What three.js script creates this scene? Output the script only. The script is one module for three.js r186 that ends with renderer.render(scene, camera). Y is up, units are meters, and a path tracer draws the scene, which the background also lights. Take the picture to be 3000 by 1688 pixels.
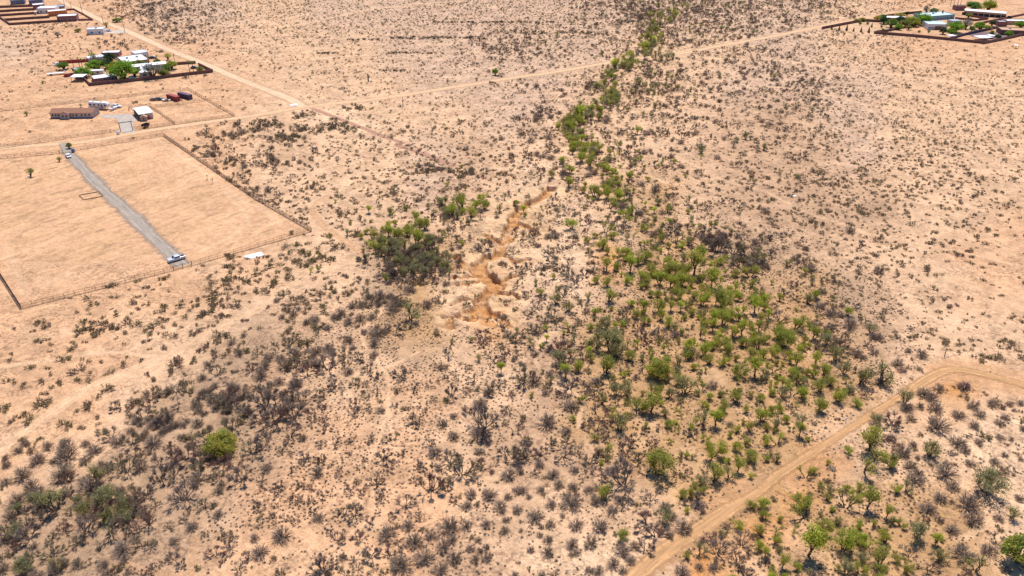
import * as THREE from 'three';
import { mergeGeometries } from 'three/addons/utils/BufferGeometryUtils.js';
import { RoundedBoxGeometry } from 'three/addons/geometries/RoundedBoxGeometry.js';
import { Sky } from 'three/addons/objects/Sky.js';

// ---------------------------------------------------------------- camera, sky, sun, exposure
const EYE = 130, PITCH = 28.8 * Math.PI / 180, FOCAL = 2418.6;           // drone height in metres, tilt below level, focal length in units of a 3000 wide frame
const scene = new THREE.Scene();
const camera = new THREE.PerspectiveCamera(2 * Math.atan(844 / FOCAL) * 180 / Math.PI, 3000 / 1688, 1, 20000);
camera.position.set(0, EYE, 0);
camera.lookAt(0, EYE - Math.sin(PITCH) * 100, -Math.cos(PITCH) * 100);
const renderer = new THREE.WebGLRenderer({ antialias: true });
renderer.setSize(1024, 576);
renderer.toneMapping = THREE.LinearToneMapping;
renderer.toneMappingExposure = 1.2;
renderer.shadowMap.enabled = true;
const sunDir = new THREE.Vector3(0.06, Math.sin(66 * Math.PI / 180), -Math.cos(66 * Math.PI / 180)).normalize();
const sky = new Sky();
sky.name = 'sky';
sky.userData.kind = 'structure';
sky.scale.setScalar(15000);
Object.assign(sky.material.uniforms.sunPosition, { value: sunDir.clone() });
sky.material.uniforms.turbidity.value = 3;
sky.material.uniforms.rayleigh.value = 1.2;
sky.material.uniforms.mieCoefficient.value = 0.004;
sky.material.uniforms.cloudCoverage.value = 0;
scene.add(sky);
scene.environmentIntensity = 0.1;
const sun = new THREE.DirectionalLight(new THREE.Color(1, 0.945, 0.865), 4.4);
sun.name = 'sun';
sun.position.copy(sunDir).multiplyScalar(900).add(new THREE.Vector3(0, 0, -350));
sun.target.position.set(0, 0, -350);
sun.castShadow = true;
Object.assign(sun.shadow.camera, { left: -500, right: 500, top: 600, bottom: -600, near: 10, far: 2500 });
sun.shadow.mapSize.set(4096, 4096);
scene.add(sun, sun.target);

// ---------------------------------------------------------------- helpers
const rngOf = (seed) => { let a = seed >>> 0; return () => { a = (a + 0x6D2B79F5) >>> 0; let t = a; t = Math.imul(t ^ (t >>> 15), t | 1); t ^= t + Math.imul(t ^ (t >>> 7), t | 61); return ((t ^ (t >>> 14)) >>> 0) / 4294967296; }; };
const SP = Math.sin(PITCH), CP = Math.cos(PITCH), V = (x, y, z) => new THREE.Vector3(x, y, z);
const clamp = (x, a = 0, b = 1) => Math.min(b, Math.max(a, x)), lerp = (a, b, t) => a + (b - a) * t, smooth = (a, b, x) => { const t = clamp((x - a) / (b - a)); return t * t * (3 - 2 * t); };
// where a sight line of the survey frame meets the level ground (x across, d away from the camera)
const toGround = (px, py) => { const u = (px - 1500) / FOCAL, v = (py - 844) / FOCAL, down = v * CP + SP; return [EYE * u / down, EYE * (CP - v * SP) / down]; };
const toFrame = (x, d) => { const depth = d * CP + EYE * SP; return [1500 + FOCAL * x / depth, 844 + FOCAL * (EYE * CP - d * SP) / depth]; };
const tile = (c, r, X, Y) => [750 * c + X / 3.4333, 422 * r + Y / 3.4333];
const unitAt = (d) => (d * CP + EYE * SP) / FOCAL / 3.4333;              // metres of one survey unit at distance d
const noiseTable = (() => { const r = rngOf(77), t = new Float32Array(65536); for (let i = 0; i < 65536; i++) t[i] = r(); return t; })();
function noise(x, y) {
  const ix = Math.floor(x), iy = Math.floor(y); let fx = x - ix, fy = y - iy; fx = fx * fx * (3 - 2 * fx); fy = fy * fy * (3 - 2 * fy);
  const a = (ix & 255), b = (ix + 1) & 255, c = (iy & 255) << 8, e = ((iy + 1) & 255) << 8;
  const p = noiseTable[a | c], q = noiseTable[b | c], s = noiseTable[a | e], t = noiseTable[b | e];
  return p + (q - p) * fx + (s - p) * fy + (p - q - s + t) * fx * fy;
}
const fbm = (x, y, n = 4) => { let s = 0, a = 0.5, k = 0; for (let i = 0; i < n; i++) { s += a * noise(x, y); k += a; x = x * 2.03 + 17.3; y = y * 2.03 + 9.7; a *= 0.5; } return s / k; };
const mat = (r, g, b, rough = 0.85, more = {}) => new THREE.MeshStandardMaterial({ color: new THREE.Color().setRGB(r, g, b), roughness: rough, ...more });
const names = new Map();
const numbered = (n) => { const k = names.get(n) ?? 0; names.set(n, k + 1); return k ? n + '_' + String(k).padStart(3, '0') : n; };
const shade = (o) => { o.traverse((m) => { if (m.isMesh) { m.castShadow = true; m.receiveShadow = true; } }); return o; };
function tag(o, label, category, group) { o.userData.label = label; o.userData.category = category; if (group) o.userData.group = group; return o; }
function thing(name, label, category, at, turn = 0, group) {
  const o = new THREE.Group(); o.name = numbered(name); o.position.copy(at); o.rotation.y = turn; scene.add(o);
  return tag(o, label, category, group);
}
function part(name, geometry, material, parent, label) {
  const m = new THREE.Mesh(Array.isArray(geometry) ? mergeGeometries(geometry.map((g) => g.index ? g.toNonIndexed() : g)) : geometry, material);
  m.name = name; m.castShadow = m.receiveShadow = true; parent.add(m);
  if (label) m.userData.label = label;
  return m;
}
const box = (w, h, d, x = 0, y = 0, z = 0, ry = 0) => { const g = new THREE.BoxGeometry(w, h, d); if (ry) g.rotateY(ry); return g.translate(x, y, z); };
const rbox = (w, h, d, x = 0, y = 0, z = 0, r = 0.03) => new RoundedBoxGeometry(w, h, d, 2, Math.min(r, w / 2.1, h / 2.1, d / 2.1)).translate(x, y, z);
function rod(a, b, r, sides = 6) {
  const dir = b.clone().sub(a), g = new THREE.CylinderGeometry(r, r, dir.length(), sides);
  g.applyQuaternion(new THREE.Quaternion().setFromUnitVectors(V(0, 1, 0), dir.clone().normalize()));
  return g.translate((a.x + b.x) / 2, (a.y + b.y) / 2, (a.z + b.z) / 2);
}
// ---------------------------------------------------------------- ground
const line = (...a) => { const out = []; for (let i = 0; i < a.length; i++) { const [c, r, ...xy] = a[i]; for (let k = 0; k < xy.length; k += 2) out.push(toGround(...tile(c, r, xy[k], xy[k + 1]))); } return out; };
function distTo(pts, x, d) {
  let best = 1e9;
  for (let i = 0; i + 1 < pts.length; i++) {
    const [ax, ay] = pts[i], [bx, by] = pts[i + 1], ux = bx - ax, uy = by - ay, t = clamp(((x - ax) * ux + (d - ay) * uy) / (ux * ux + uy * uy));
    best = Math.min(best, Math.hypot(x - ax - ux * t, d - ay - uy * t));
  }
  return best;
}
const inside = (poly, x, d) => { let odd = false; for (let i = 0, j = poly.length - 1; i < poly.length; j = i++) { const [ax, ay] = poly[i], [bx, by] = poly[j]; if ((ay > d) !== (by > d) && x < (bx - ax) * (d - ay) / (by - ay) + ax) odd = !odd; } return odd; };
const gullies = [
  [4.2, 1.5, line([2, 1, 420, 430, 250, 560, 60, 640], [1, 1, 2560, 860, 2500, 980, 2440, 1080, 2250, 1180, 2230, 1260, 2330, 1340, 2420, 1420], [1, 2, 2330, 40, 2240, 130, 2270, 200, 2380, 270])],
  [2.6, 1.2, line([1, 2, 2270, 200, 2180, 215, 2050, 255, 1900, 300])],
  [2.2, 1.0, line([1, 2, 2270, 200, 2180, 300, 2070, 320])],
  [2.4, 1.0, line([1, 1, 2250, 1180, 2100, 1230, 1980, 1240])],
  [2.2, 0.9, line([1, 1, 2330, 1340, 2150, 1400, 2000, 1420])],
  [2.4, 1.0, line([1, 2, 2330, 40, 2450, 60, 2560, 70], [2, 2, 60, 90])],
  [2.6, 0.9, line([2, 1, 20, 760, 120, 800, 250, 870])],
  [2.4, 0.9, line([1, 1, 2500, 980, 2400, 960, 2330, 900])],
  [2.0, 0.9, line([1, 1, 2330, 1340, 2180, 1310, 2080, 1340, 1960, 1330])],
  [1.9, 0.8, line([1, 1, 2100, 1230, 2050, 1160, 1990, 1120])],
  [2.0, 0.9, line([1, 2, 2240, 130, 2080, 110, 1980, 160])],
  [2.0, 0.8, line([1, 1, 2420, 1400, 2540, 1340], [2, 1, 60, 1330])],
  [2.0, 0.8, line([1, 1, 2440, 1080, 2550, 1140], [2, 1, 70, 1180, 160, 1160])],
  [1.9, 0.8, line([1, 2, 2050, 255, 1990, 330, 1930, 380])],
  [1.9, 0.8, line([1, 2, 2380, 270, 2470, 300, 2550, 380])],
];
for (const g of gullies) { const xs = g[2].map((p) => p[0]), ds = g[2].map((p) => p[1]); g.push([Math.min(...xs) - 8, Math.max(...xs) + 8, Math.min(...ds) - 8, Math.max(...ds) + 8]); }
function gullyAt(x, d) {                                                  // 0 outside .. 1 on a channel's bed, and how deep it is cut
  let cut = 0, near = 0;
  for (const [w, deep, pts, b] of gullies) {
    if (x < b[0] || x > b[1] || d < b[2] || d > b[3]) continue;
    const wx = x + 3.2 * (fbm(x / 4.5, d / 4.5, 3) - 0.5), wd = d + 3.2 * (fbm(x / 4.5 + 40, d / 4.5, 3) - 0.5), s = distTo(pts, wx, wd);
    cut = Math.max(cut, 1.25 * deep * (1 - smooth(w * 0.44, w * 0.56, s)));
    near = Math.max(near, 1 - smooth(w * 0.5, w * 3.6, s));
  }
  return [cut, near];
}
function heightAt(x, d) {
  if (d > 325 || d < 90) return 0;
  const [px, py] = toFrame(x, d), rise = Math.max(smooth(940, 1060, px), smooth(900, 1050, py)) * smooth(325, 300, d);
  if (rise <= 0) return 0;
  const [cut, near] = gullyAt(x, d);
  const q = near > 0 ? fbm(x / 4.4 + 20, d / 4.4 + 3, 4) * 5 : 0, step = Math.floor(q) + smooth(0.72, 0.92, q - Math.floor(q));   // small hard ledges along the banks
  if (near > 0) return rise * (0.9 * (fbm(x / 34, d / 34, 3) - 0.5) + near * (step * 0.62 - 1.7)) - cut;
  return rise * (0.9 * (fbm(x / 34, d / 34, 3) - 0.5) + 0.22 * (fbm(x / 5, d / 5, 2) - 0.5)) - cut;
}
const spot = (c, r, X, Y) => { const [x, d] = toGround(...tile(c, r, X, Y)); return V(x, heightAt(x, d), -d); };

const SAND = { a: [0.61, 0.348, 0.19], p: [0.635, 0.392, 0.228], w: [0.69, 0.445, 0.268], q: [0.57, 0.365, 0.235], d: [0.40, 0.25, 0.15], g: [0.495, 0.30, 0.175], o: [0.53, 0.245, 0.085], t: [0.465, 0.265, 0.125] };  // q: pinkish grey for the far rows, distance haze put into the soil colour
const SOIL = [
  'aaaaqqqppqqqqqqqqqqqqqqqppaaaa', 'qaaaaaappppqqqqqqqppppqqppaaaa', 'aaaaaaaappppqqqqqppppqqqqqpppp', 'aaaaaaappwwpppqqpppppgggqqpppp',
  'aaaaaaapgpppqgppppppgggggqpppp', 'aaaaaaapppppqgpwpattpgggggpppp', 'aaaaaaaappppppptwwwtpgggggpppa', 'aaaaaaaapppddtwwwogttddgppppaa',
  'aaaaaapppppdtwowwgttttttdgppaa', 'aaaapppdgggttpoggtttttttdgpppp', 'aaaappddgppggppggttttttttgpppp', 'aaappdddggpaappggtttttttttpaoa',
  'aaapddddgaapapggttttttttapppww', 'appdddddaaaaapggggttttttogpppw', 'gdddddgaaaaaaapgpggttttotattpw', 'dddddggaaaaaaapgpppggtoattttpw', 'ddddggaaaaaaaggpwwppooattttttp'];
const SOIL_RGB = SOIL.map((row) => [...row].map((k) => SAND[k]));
function gridAt(rows, px, py, pick) {                                     // bilinear look-up of a table with one entry per 100 x 100 of the survey frame
  const gx = clamp(px / 100 - 0.5, 0, 28.999), gy = clamp(py / 100 - 0.5, 0, 15.999), ix = Math.floor(gx), iy = Math.floor(gy), fx = gx - ix, fy = gy - iy;
  return pick(rows[iy][ix]) * (1 - fx) * (1 - fy) + pick(rows[iy][ix + 1]) * fx * (1 - fy) + pick(rows[iy + 1][ix]) * (1 - fx) * fy + pick(rows[iy + 1][ix + 1]) * fx * fy;
}
const field = line([0, 1, 1645, -78, 2575, 560], [1, 1, 120, 640, 560, 880], [0, 1, 1930, 1222], [0, 2, 215, 208], [0, 1, -400, 850], [0, 1, -400, 215]);
const fieldAxis = (() => { const a = field[2], b = field[5], l = Math.hypot(b[0] - a[0], b[1] - a[1]); return [(b[0] - a[0]) / l, (b[1] - a[1]) / l]; })();
// worn tracks: [kind, width in metres, strength, centre line]
const tracks = [
  ['pale', 3.9, 0.8, line([0, 3, -250, 520, 60, 100], [0, 2, 330, 1370, 600, 1190, 900, 1000, 1250, 850, 1600, 720, 2000, 510, 2300, 350, 2600, 215], [1, 2, 200, 60, 330, -10], [1, 1, 560, 1300, 850, 1205, 980, 1170, 1090, 1130])],
  ['pale', 3.0, 0.6, line([0, 1, 1560, -60, 1760, 80, 2200, 400, 2480, 600], [1, 1, 60, 640, 180, 740, 240, 800])],
  ['pale', 2.6, 0.45, line([0, 1, 2250, 480, 2420, 640, 2500, 760, 2380, 900, 2200, 1000, 2000, 1080])],
  ['clay', 2.2, 0.4, line([0, 1, 1720, 1000, 1900, 860, 2150, 700, 2300, 620])],
  ['clay', 2.0, 0.35, line([0, 1, 1250, 170, 1380, 320, 1440, 420, 1330, 560])],
  ['pale', 3.0, 0.5, line([0, 1, 60, 1010, 130, 1200, 220, 1400], [0, 2, 260, 60])],
  ['clay', 1.9, 0.35, line([0, 1, 0, 430, 180, 400, 320, 410, 280, 470, 100, 520])],
  ['clay', 3.4, 0.55, line([1, 1, 1090, 1130, 1000, 1040, 850, 950, 700, 850, 600, 740, 560, 650, 620, 580, 720, 530])],
  ['pale', 2.4, 0.75, line([0, 2, -100, 800, 430, 740, 850, 660, 1050, 640, 1330, 660, 1500, 700])],
  ['pale', 1.8, 0.55, line([1, 1, 800, 620, 580, 420, 500, 340, 390, 280, 380, 230, 410, 130, 420, 60, 300, -60])],
  ['pale', 1.6, 0.4, line([1, 1, 60, 120, 130, 280, 210, 350, 330, 440])],
  ['pale', 2.4, 0.5, line([2, 1, 1450, 20, 1580, 80, 1850, 220, 2000, 300, 2140, 380, 2400, 440], [3, 1, -40, 470, 250, 620, 500, 730, 740, 800, 1000, 905, 1300, 970, 1700, 1040, 2100, 1120, 2700, 1270])],
  ['pale', 3.5, 0.75, line([2, 0, 1700, 570, 2100, 590], [3, 0, 0, 600, 350, 640, 900, 710, 1400, 765, 2000, 850, 2575, 920])],
  ['pale', 3.0, 0.6, line([2, 0, 2400, 860], [3, 0, 150, 885, 500, 925, 720, 985, 1000, 1060, 1400, 1110])],
  ['pale', 1.9, 0.4, line([2, 1, 900, 600, 1000, 330, 1060, 260, 1200, 270, 1480, 360, 1500, 380, 1900, 450, 2300, 500])],
  ['pale', 0.8, 0.5, line([1, 2, 1060, 470, 1080, 570, 1200, 690, 1250, 800, 1330, 880, 1335, 1050, 1330, 1200, 1290, 1350, 1270, 1449], [1, 3, 1230, 80, 1180, 220, 1050, 400, 780, 700, 640, 880, 560, 960])],
  ['pale', 1.0, 0.6, line([1, 2, 1640, 640, 1480, 720, 1330, 800])],
  ['pale', 1.2, 0.7, line([1, 2, 1280, 160, 1250, 260, 1130, 360, 1050, 450])],
  ['pale', 1.4, 0.6, line([2, 2, 480, 420, 330, 480, 250, 620, 240, 760, 330, 900, 470, 1010, 640, 1060, 720, 1130, 690, 1260, 660, 1400])],
  ['clay', 1.8, 0.5, line([0, 3, 1960, 1080, 1950, 1230, 1930, 1449])],
  ['clay', 1.5, 0.5, line([0, 3, 1250, 1300, 1450, 1410, 1700, 1430, 1900, 1420])],
  ['pale', 1.3, 0.6, line([0, 3, 0, 700, 60, 500, 200, 350, 600, 100])],
  ['pale', 1.2, 0.6, line([0, 3, 840, 350, 1000, 230, 1160, 120])],
  ['clay', 3.0, 0.45, line([0, 0, 2600, 330, 1900, 390, 1700, 470, 1560, 460, 1480, 470, 1380, 510, 1000, 500, 700, 480])],
  ['clay', 2.2, 0.5, line([0, 0, 1500, 420, 1490, 480, 1300, 540])],
  ['clay', 3.0, 0.4, line([0, 0, 500, 640, 250, 640, 190, 720, 80, 800, 300, 860, 700, 890])],
  ['clay', 1.6, 0.5, line([0, 0, 360, 1160, 300, 1270, 200, 1340, 180, 1440])],
  ['pale', 3.5, 0.6, line([1, 0, -100, 330, 600, 220, 1000, 120, 1500, 50, 2100, 10])],
  ['clay', 2.0, 0.4, line([1, 0, 260, 1150, 700, 1330, 950, 1430])],
  ['clay', 9, 0.85, line([3, 2, 2900, 1080, 2575, 1000, 2300, 930, 2000, 860, 1830, 830, 1740, 840])],
  ['clay', 6, 0.7, line([3, 2, 2900, 960, 2500, 880, 2150, 800, 1880, 770, 1780, 810])],
  ['pale', 2.6, 0.9, line([3, 2, 2800, 1040, 2350, 920, 2050, 830, 1850, 790, 1800, 840, 1600, 950])],
  ['clay', 3.0, 0.5, line([3, 2, 2100, 1010, 1850, 920, 1700, 900, 1560, 980])],
  ['pale', 2.4, 0.5, line([3, 2, 1560, 1000, 1650, 1080, 1760, 1230], [3, 3, 1900, 250, 2020, 420, 1980, 560])],
  ['clay', 7.0, 0.8, line([3, 3, 300, 470, 420, 420, 560, 370, 720, 300])],
  ['clay', 6.0, 0.7, line([2, 3, 1900, 720, 2100, 640, 2300, 560])],
  ['pale', 2.0, 0.6, line([3, 3, 2400, 560, 2250, 760, 2200, 900, 2040, 1040, 1900, 1080])],
  ['clay', 2.4, 0.35, line([3, 3, 700, 1150, 800, 1300, 860, 1449])],
  ['clay', 2.2, 0.35, line([3, 3, 1220, 860, 1350, 1020, 1500, 1220])],
];
function soilSheet(x0, d0, wide, deep, W, H) {
  const pale = new Float32Array(W * H), clay = new Float32Array(W * H), rut = new Float32Array(W * H), sx = W / wide, sd = H / deep;
  for (const [kind, w, k, pts] of tracks) for (let s = 0; s + 1 < pts.length; s++) {
    const [ax, ay] = pts[s], [bx, by] = pts[s + 1], m = w + 2, ux = bx - ax, uy = by - ay, L = ux * ux + uy * uy, into = kind === 'pale' ? pale : clay;
    const i0 = Math.max(0, Math.floor((Math.min(ax, bx) - m - x0) * sx)), i1 = Math.min(W - 1, Math.ceil((Math.max(ax, bx) + m - x0) * sx)), j0 = Math.max(0, Math.floor((Math.min(ay, by) - m - d0) * sd)), j1 = Math.min(H - 1, Math.ceil((Math.max(ay, by) + m - d0) * sd));
    for (let j = j0; j <= j1; j++) for (let i = i0; i <= i1; i++) {
      const x = x0 + (i + 0.5) / sx, d = d0 + (j + 0.5) / sd, t = clamp(((x - ax) * ux + (d - ay) * uy) / L), q = Math.hypot(x - ax - ux * t, d - ay - uy * t) + 1.1 * (fbm(x / 2.2, d / 2.2, 2) - 0.5) * Math.min(1, w / 2), at = j * W + i;
      into[at] = Math.max(into[at], k * (1 - smooth(w * 0.32, w * 0.62, q)));
      if (w > 2) rut[at] = Math.max(rut[at], k * (1 - smooth(0.25, 0.55, Math.abs(q - 0.85))));
    }
  }
  const data = new Uint8Array(W * H * 4), enc = (v) => { v = clamp(v); return 255 * (v < 0.0031308 ? v * 12.92 : 1.055 * Math.pow(v, 1 / 2.4) - 0.055); };
  const table = new Uint8Array(4097).map((_, i) => enc(i / 4096));
  for (let j = 0; j < H; j++) for (let i = 0; i < W; i++) {
    const x = x0 + (i + 0.5) / sx, d = d0 + (j + 0.5) / sd, at = j * W + i;
    let [px, py] = toFrame(x, d);
    const big = fbm(x / 26 + 3, d / 26, 3) - 0.5, big2 = fbm(x / 26 + 60, d / 26 + 8, 3) - 0.5, step = 1900 / (d * CP + EYE * SP);
    px += big * 24 * step; py += big2 * 12 * step;
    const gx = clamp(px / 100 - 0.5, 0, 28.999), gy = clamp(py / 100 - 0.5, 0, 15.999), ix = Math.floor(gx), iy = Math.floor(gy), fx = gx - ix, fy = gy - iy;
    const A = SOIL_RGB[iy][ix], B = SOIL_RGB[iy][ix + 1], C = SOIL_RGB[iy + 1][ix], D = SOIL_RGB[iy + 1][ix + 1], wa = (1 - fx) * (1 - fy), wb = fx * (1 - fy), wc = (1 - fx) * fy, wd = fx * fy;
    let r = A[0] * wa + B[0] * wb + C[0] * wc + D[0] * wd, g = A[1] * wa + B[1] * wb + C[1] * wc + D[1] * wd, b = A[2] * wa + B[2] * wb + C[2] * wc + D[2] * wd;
    const inField = d > 255 && d < 470 && x < 0 && inside(field, x, d);
    const mid = fbm(x / 7, d / 7, 3) - 0.5, fine = fbm(x / 1.3, d / 1.3, 2) - 0.5, grain = noiseTable[(at * 7919 + j * 131) & 65535] - 0.5;
    if (inField) {                                                        // bladed by a grader: faint streaks along the plot
      const s = x * fieldAxis[0] + d * fieldAxis[1], n = -x * fieldAxis[1] + d * fieldAxis[0], streak = fbm(s / 22, n / 1.6, 3) - 0.5, patch = fbm(s / 30 + 5, n / 12, 3);
      const k = (1 + streak * 0.30) * (1 - 0.22 * smooth(0.64, 0.78, fbm(s / 5 + 9, n / 2.2, 3))); r = lerp(SAND.a[0], SAND.t[0] * 1.1, smooth(0.46, 0.72, patch) * 0.55) * k; g = lerp(SAND.a[1], SAND.t[1] * 1.12, smooth(0.46, 0.72, patch) * 0.55) * k; b = lerp(SAND.a[2], SAND.t[2] * 1.2, smooth(0.46, 0.72, patch) * 0.55) * k;
    } else {                                                              // bleached blow-outs and dry litter
      const bare = smooth(0.56, 0.72, fbm(x / 11 + 31, d / 11 + 5, 3)), lit = smooth(0.5, 0.68, fbm(x / 5 + 11, d / 5 + 71, 3));
      r = lerp(lerp(r, 0.66, bare * 0.3), 0.36, lit * 0.3); g = lerp(lerp(g, 0.415, bare * 0.3), 0.215, lit * 0.3); b = lerp(lerp(b, 0.24, bare * 0.3), 0.12, lit * 0.3);
      const dots = smooth(0.56, 0.72, noise(x * 1.9 + 7, d * 1.9)) * smooth(0.35, 0.6, fbm(x / 6 + 90, d / 6, 2)); r *= 1 - 0.34 * dots; g *= 1 - 0.36 * dots; b *= 1 - 0.36 * dots;
    }
    const p = pale[at], c = clay[at], [cutAt, near] = d < 325 ? gullyAt(x, d) : [0, 0];
    r = lerp(lerp(r, 0.70, p * 0.9), 0.53, c * 0.8); g = lerp(lerp(g, 0.435, p * 0.9), 0.28, c * 0.8); b = lerp(lerp(b, 0.25, p * 0.9), 0.135, c * 0.8);
    if (near > 0) { const n2 = near * smooth(0.3, 0.55, fbm(x / 3, d / 3, 3)), cutTone = smooth(0.1, 0.6, cutAt), deepR = lerp(0.70, 0.47, cutTone), deepG = lerp(0.435, 0.225, cutTone), deepB = lerp(0.235, 0.085, cutTone); r = lerp(r, deepR, n2 * 0.85); g = lerp(g, deepG, n2 * 0.85); b = lerp(b, deepB, n2 * 0.85); }  // soil goes from pale to darker orange as the cut deepens
    const k = (1 + mid * 0.28 + fine * 0.40 + grain * 0.42) * (1 - rut[at] * 0.10);
    data[at * 4] = table[(clamp(r * k) * 4096) | 0]; data[at * 4 + 1] = table[(clamp(g * k) * 4096) | 0]; data[at * 4 + 2] = table[(clamp(b * k) * 4096) | 0]; data[at * 4 + 3] = 255;
  }
  const t = new THREE.DataTexture(data, W, H, THREE.RGBAFormat); t.colorSpace = THREE.SRGBColorSpace; t.magFilter = THREE.LinearFilter; t.minFilter = THREE.LinearMipmapLinearFilter; t.generateMipmaps = true;
  t.wrapS = t.wrapT = THREE.MirroredRepeatWrapping; t.needsUpdate = true;
  return t;
}
const grainBump = (() => {                                                // a 12 m tile of wind-blown grain, pebbles and hoof marks
  const N = 512, a = new Uint8Array(N * N * 4), per = (x, y, n) => { const s = N / n; return noiseTable[((Math.floor(x / s) % n) + (Math.floor(y / s) % n) * 256) & 65535]; };
  const soft = (x, y, n, o) => { const s = N / n, gx = x / s, gy = y / s, ix = Math.floor(gx), iy = Math.floor(gy), fx = gx - ix, fy = gy - iy, at = (i, j) => noiseTable[(((i % n) + o) + ((j % n) + o) * 256) & 65535]; return lerp(lerp(at(ix, iy), at(ix + 1, iy), fx), lerp(at(ix, iy + 1), at(ix + 1, iy + 1), fx), fy); };
  for (let y = 0; y < N; y++) for (let x = 0; x < N; x++) { const v = 255 * clamp(0.45 * soft(x, y, 24, 3) + 0.35 * soft(x, y, 60, 90) + 0.2 * soft(x, y, 128, 17)), i = (y * N + x) * 4; a[i] = a[i + 1] = a[i + 2] = v; a[i + 3] = 255; }
  const t = new THREE.DataTexture(a, N, N, THREE.RGBAFormat); t.wrapS = t.wrapT = THREE.RepeatWrapping; t.magFilter = THREE.LinearFilter; t.channel = 1; t.needsUpdate = true;
  return t;
})();
{
  const span = (a, b, s) => { const out = []; for (let i = 0, n = Math.round((b - a) / s); i <= n; i++) out.push(a + (b - a) * i / n); return out; };
  const pos = [], uv = [], uv1 = [], idx = [], groups = [];
  const sheet = (xs, ds, x0, d0, wide, deep, slot) => {
    const from = pos.length / 3, start = idx.length, n = xs.length;
    for (const d of ds) for (const x of xs) { pos.push(x, heightAt(x, d), -d); uv.push((x - x0) / wide, (d - d0) / deep); uv1.push(x / 12, d / 12); }
    for (let j = 0; j + 1 < ds.length; j++) for (let i = 0; i + 1 < n; i++) { const a = from + j * n + i, b = a + 1, c = a + n, e = c + 1; idx.push(a, b, c, b, e, c); }
    groups.push([start, idx.length - start, slot]);
  };
  sheet([-8000, -2500, -900, ...span(-215, 215, 0.5), 900, 2500, 8000], [-3000, -600, 0, ...span(100, 330, 0.5)], -215, 100, 430, 230, 0);
  sheet([-8000, -4000, -2000, -1100, ...span(-560, 560, 4), 1100, 2000, 4000, 8000], [...span(330, 930, 4), 1200, 2000, 4000, 9000], -560, 330, 1120, 600, 1);
  const g = new THREE.BufferGeometry();
  g.setAttribute('position', new THREE.Float32BufferAttribute(pos, 3)); g.setAttribute('uv', new THREE.Float32BufferAttribute(uv, 2)); g.setAttribute('uv1', new THREE.Float32BufferAttribute(uv1, 2)); g.setIndex(idx);
  for (const q of groups) g.addGroup(...q);
  g.computeVertexNormals();
  const near = new THREE.MeshStandardMaterial({ map: soilSheet(-215, 100, 430, 230, 2048, 1096), roughness: 1, bumpMap: grainBump, bumpScale: 0.2 });
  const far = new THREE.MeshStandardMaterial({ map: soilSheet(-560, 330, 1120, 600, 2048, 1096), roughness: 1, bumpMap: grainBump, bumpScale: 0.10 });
  near.specularIntensity = far.specularIntensity = 0.2;
  const m = new THREE.Mesh(g, [near, far]); m.name = 'ground'; m.userData.kind = 'structure'; tag(m, 'sandy peach-coloured desert ground with eroded gullies and worn wheel tracks', 'ground'); m.receiveShadow = m.castShadow = true; scene.add(m);
}
// roads and paved sheets
const softEdge = (() => {                                                 // ragged edge of a graded strip, opaque in the middle
  const W = 128, H = 1024, a = new Uint8Array(W * H * 4);
  for (let y = 0; y < H; y++) for (let x = 0; x < W; x++) { const e = Math.min(x, W - 1 - x) / (W / 2), v = 255 * smooth(0.05, 0.75, e + 0.75 * (fbm((x < W / 2 ? 0 : 50) + x / 24, y / 12, 4) - 0.5)), i = (y * W + x) * 4; a[i] = a[i + 1] = a[i + 2] = v; a[i + 3] = 255; }
  const t = new THREE.DataTexture(a, W, H, THREE.RGBAFormat); t.wrapT = THREE.MirroredRepeatWrapping; t.magFilter = THREE.LinearFilter; t.needsUpdate = true;
  return t;
})();
function roadPaint(rgb, ruts, seed) {
  const W = 128, H = 1024, a = new Uint8Array(W * H * 4), enc = (v) => 255 * Math.pow(clamp(v), 1 / 2.2);
  for (let y = 0; y < H; y++) for (let x = 0; x < W; x++) {
    const t = (x / W - 0.5) * 2, wob = 0.08 * (fbm(seed, y / 90, 2) - 0.5), line = Math.max(...ruts.map((q) => 1 - smooth(0.03, 0.13, Math.abs(t - q - wob))), 0);
    const k = (0.9 + 0.5 * (fbm(x / 7 + seed, y / 70, 3) - 0.5) + 0.2 * (fbm(x / 3, y / 3 + seed, 2) - 0.5)) * (1 + 0.2 * line), i = (y * W + x) * 4;
    for (let c = 0; c < 3; c++) a[i + c] = enc(rgb[c] * k);
    a[i + 3] = 255;
  }
  const tx = new THREE.DataTexture(a, W, H, THREE.RGBAFormat); tx.colorSpace = THREE.SRGBColorSpace; tx.wrapT = THREE.MirroredRepeatWrapping; tx.magFilter = THREE.LinearFilter; tx.needsUpdate = true;
  return tx;
}
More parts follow.
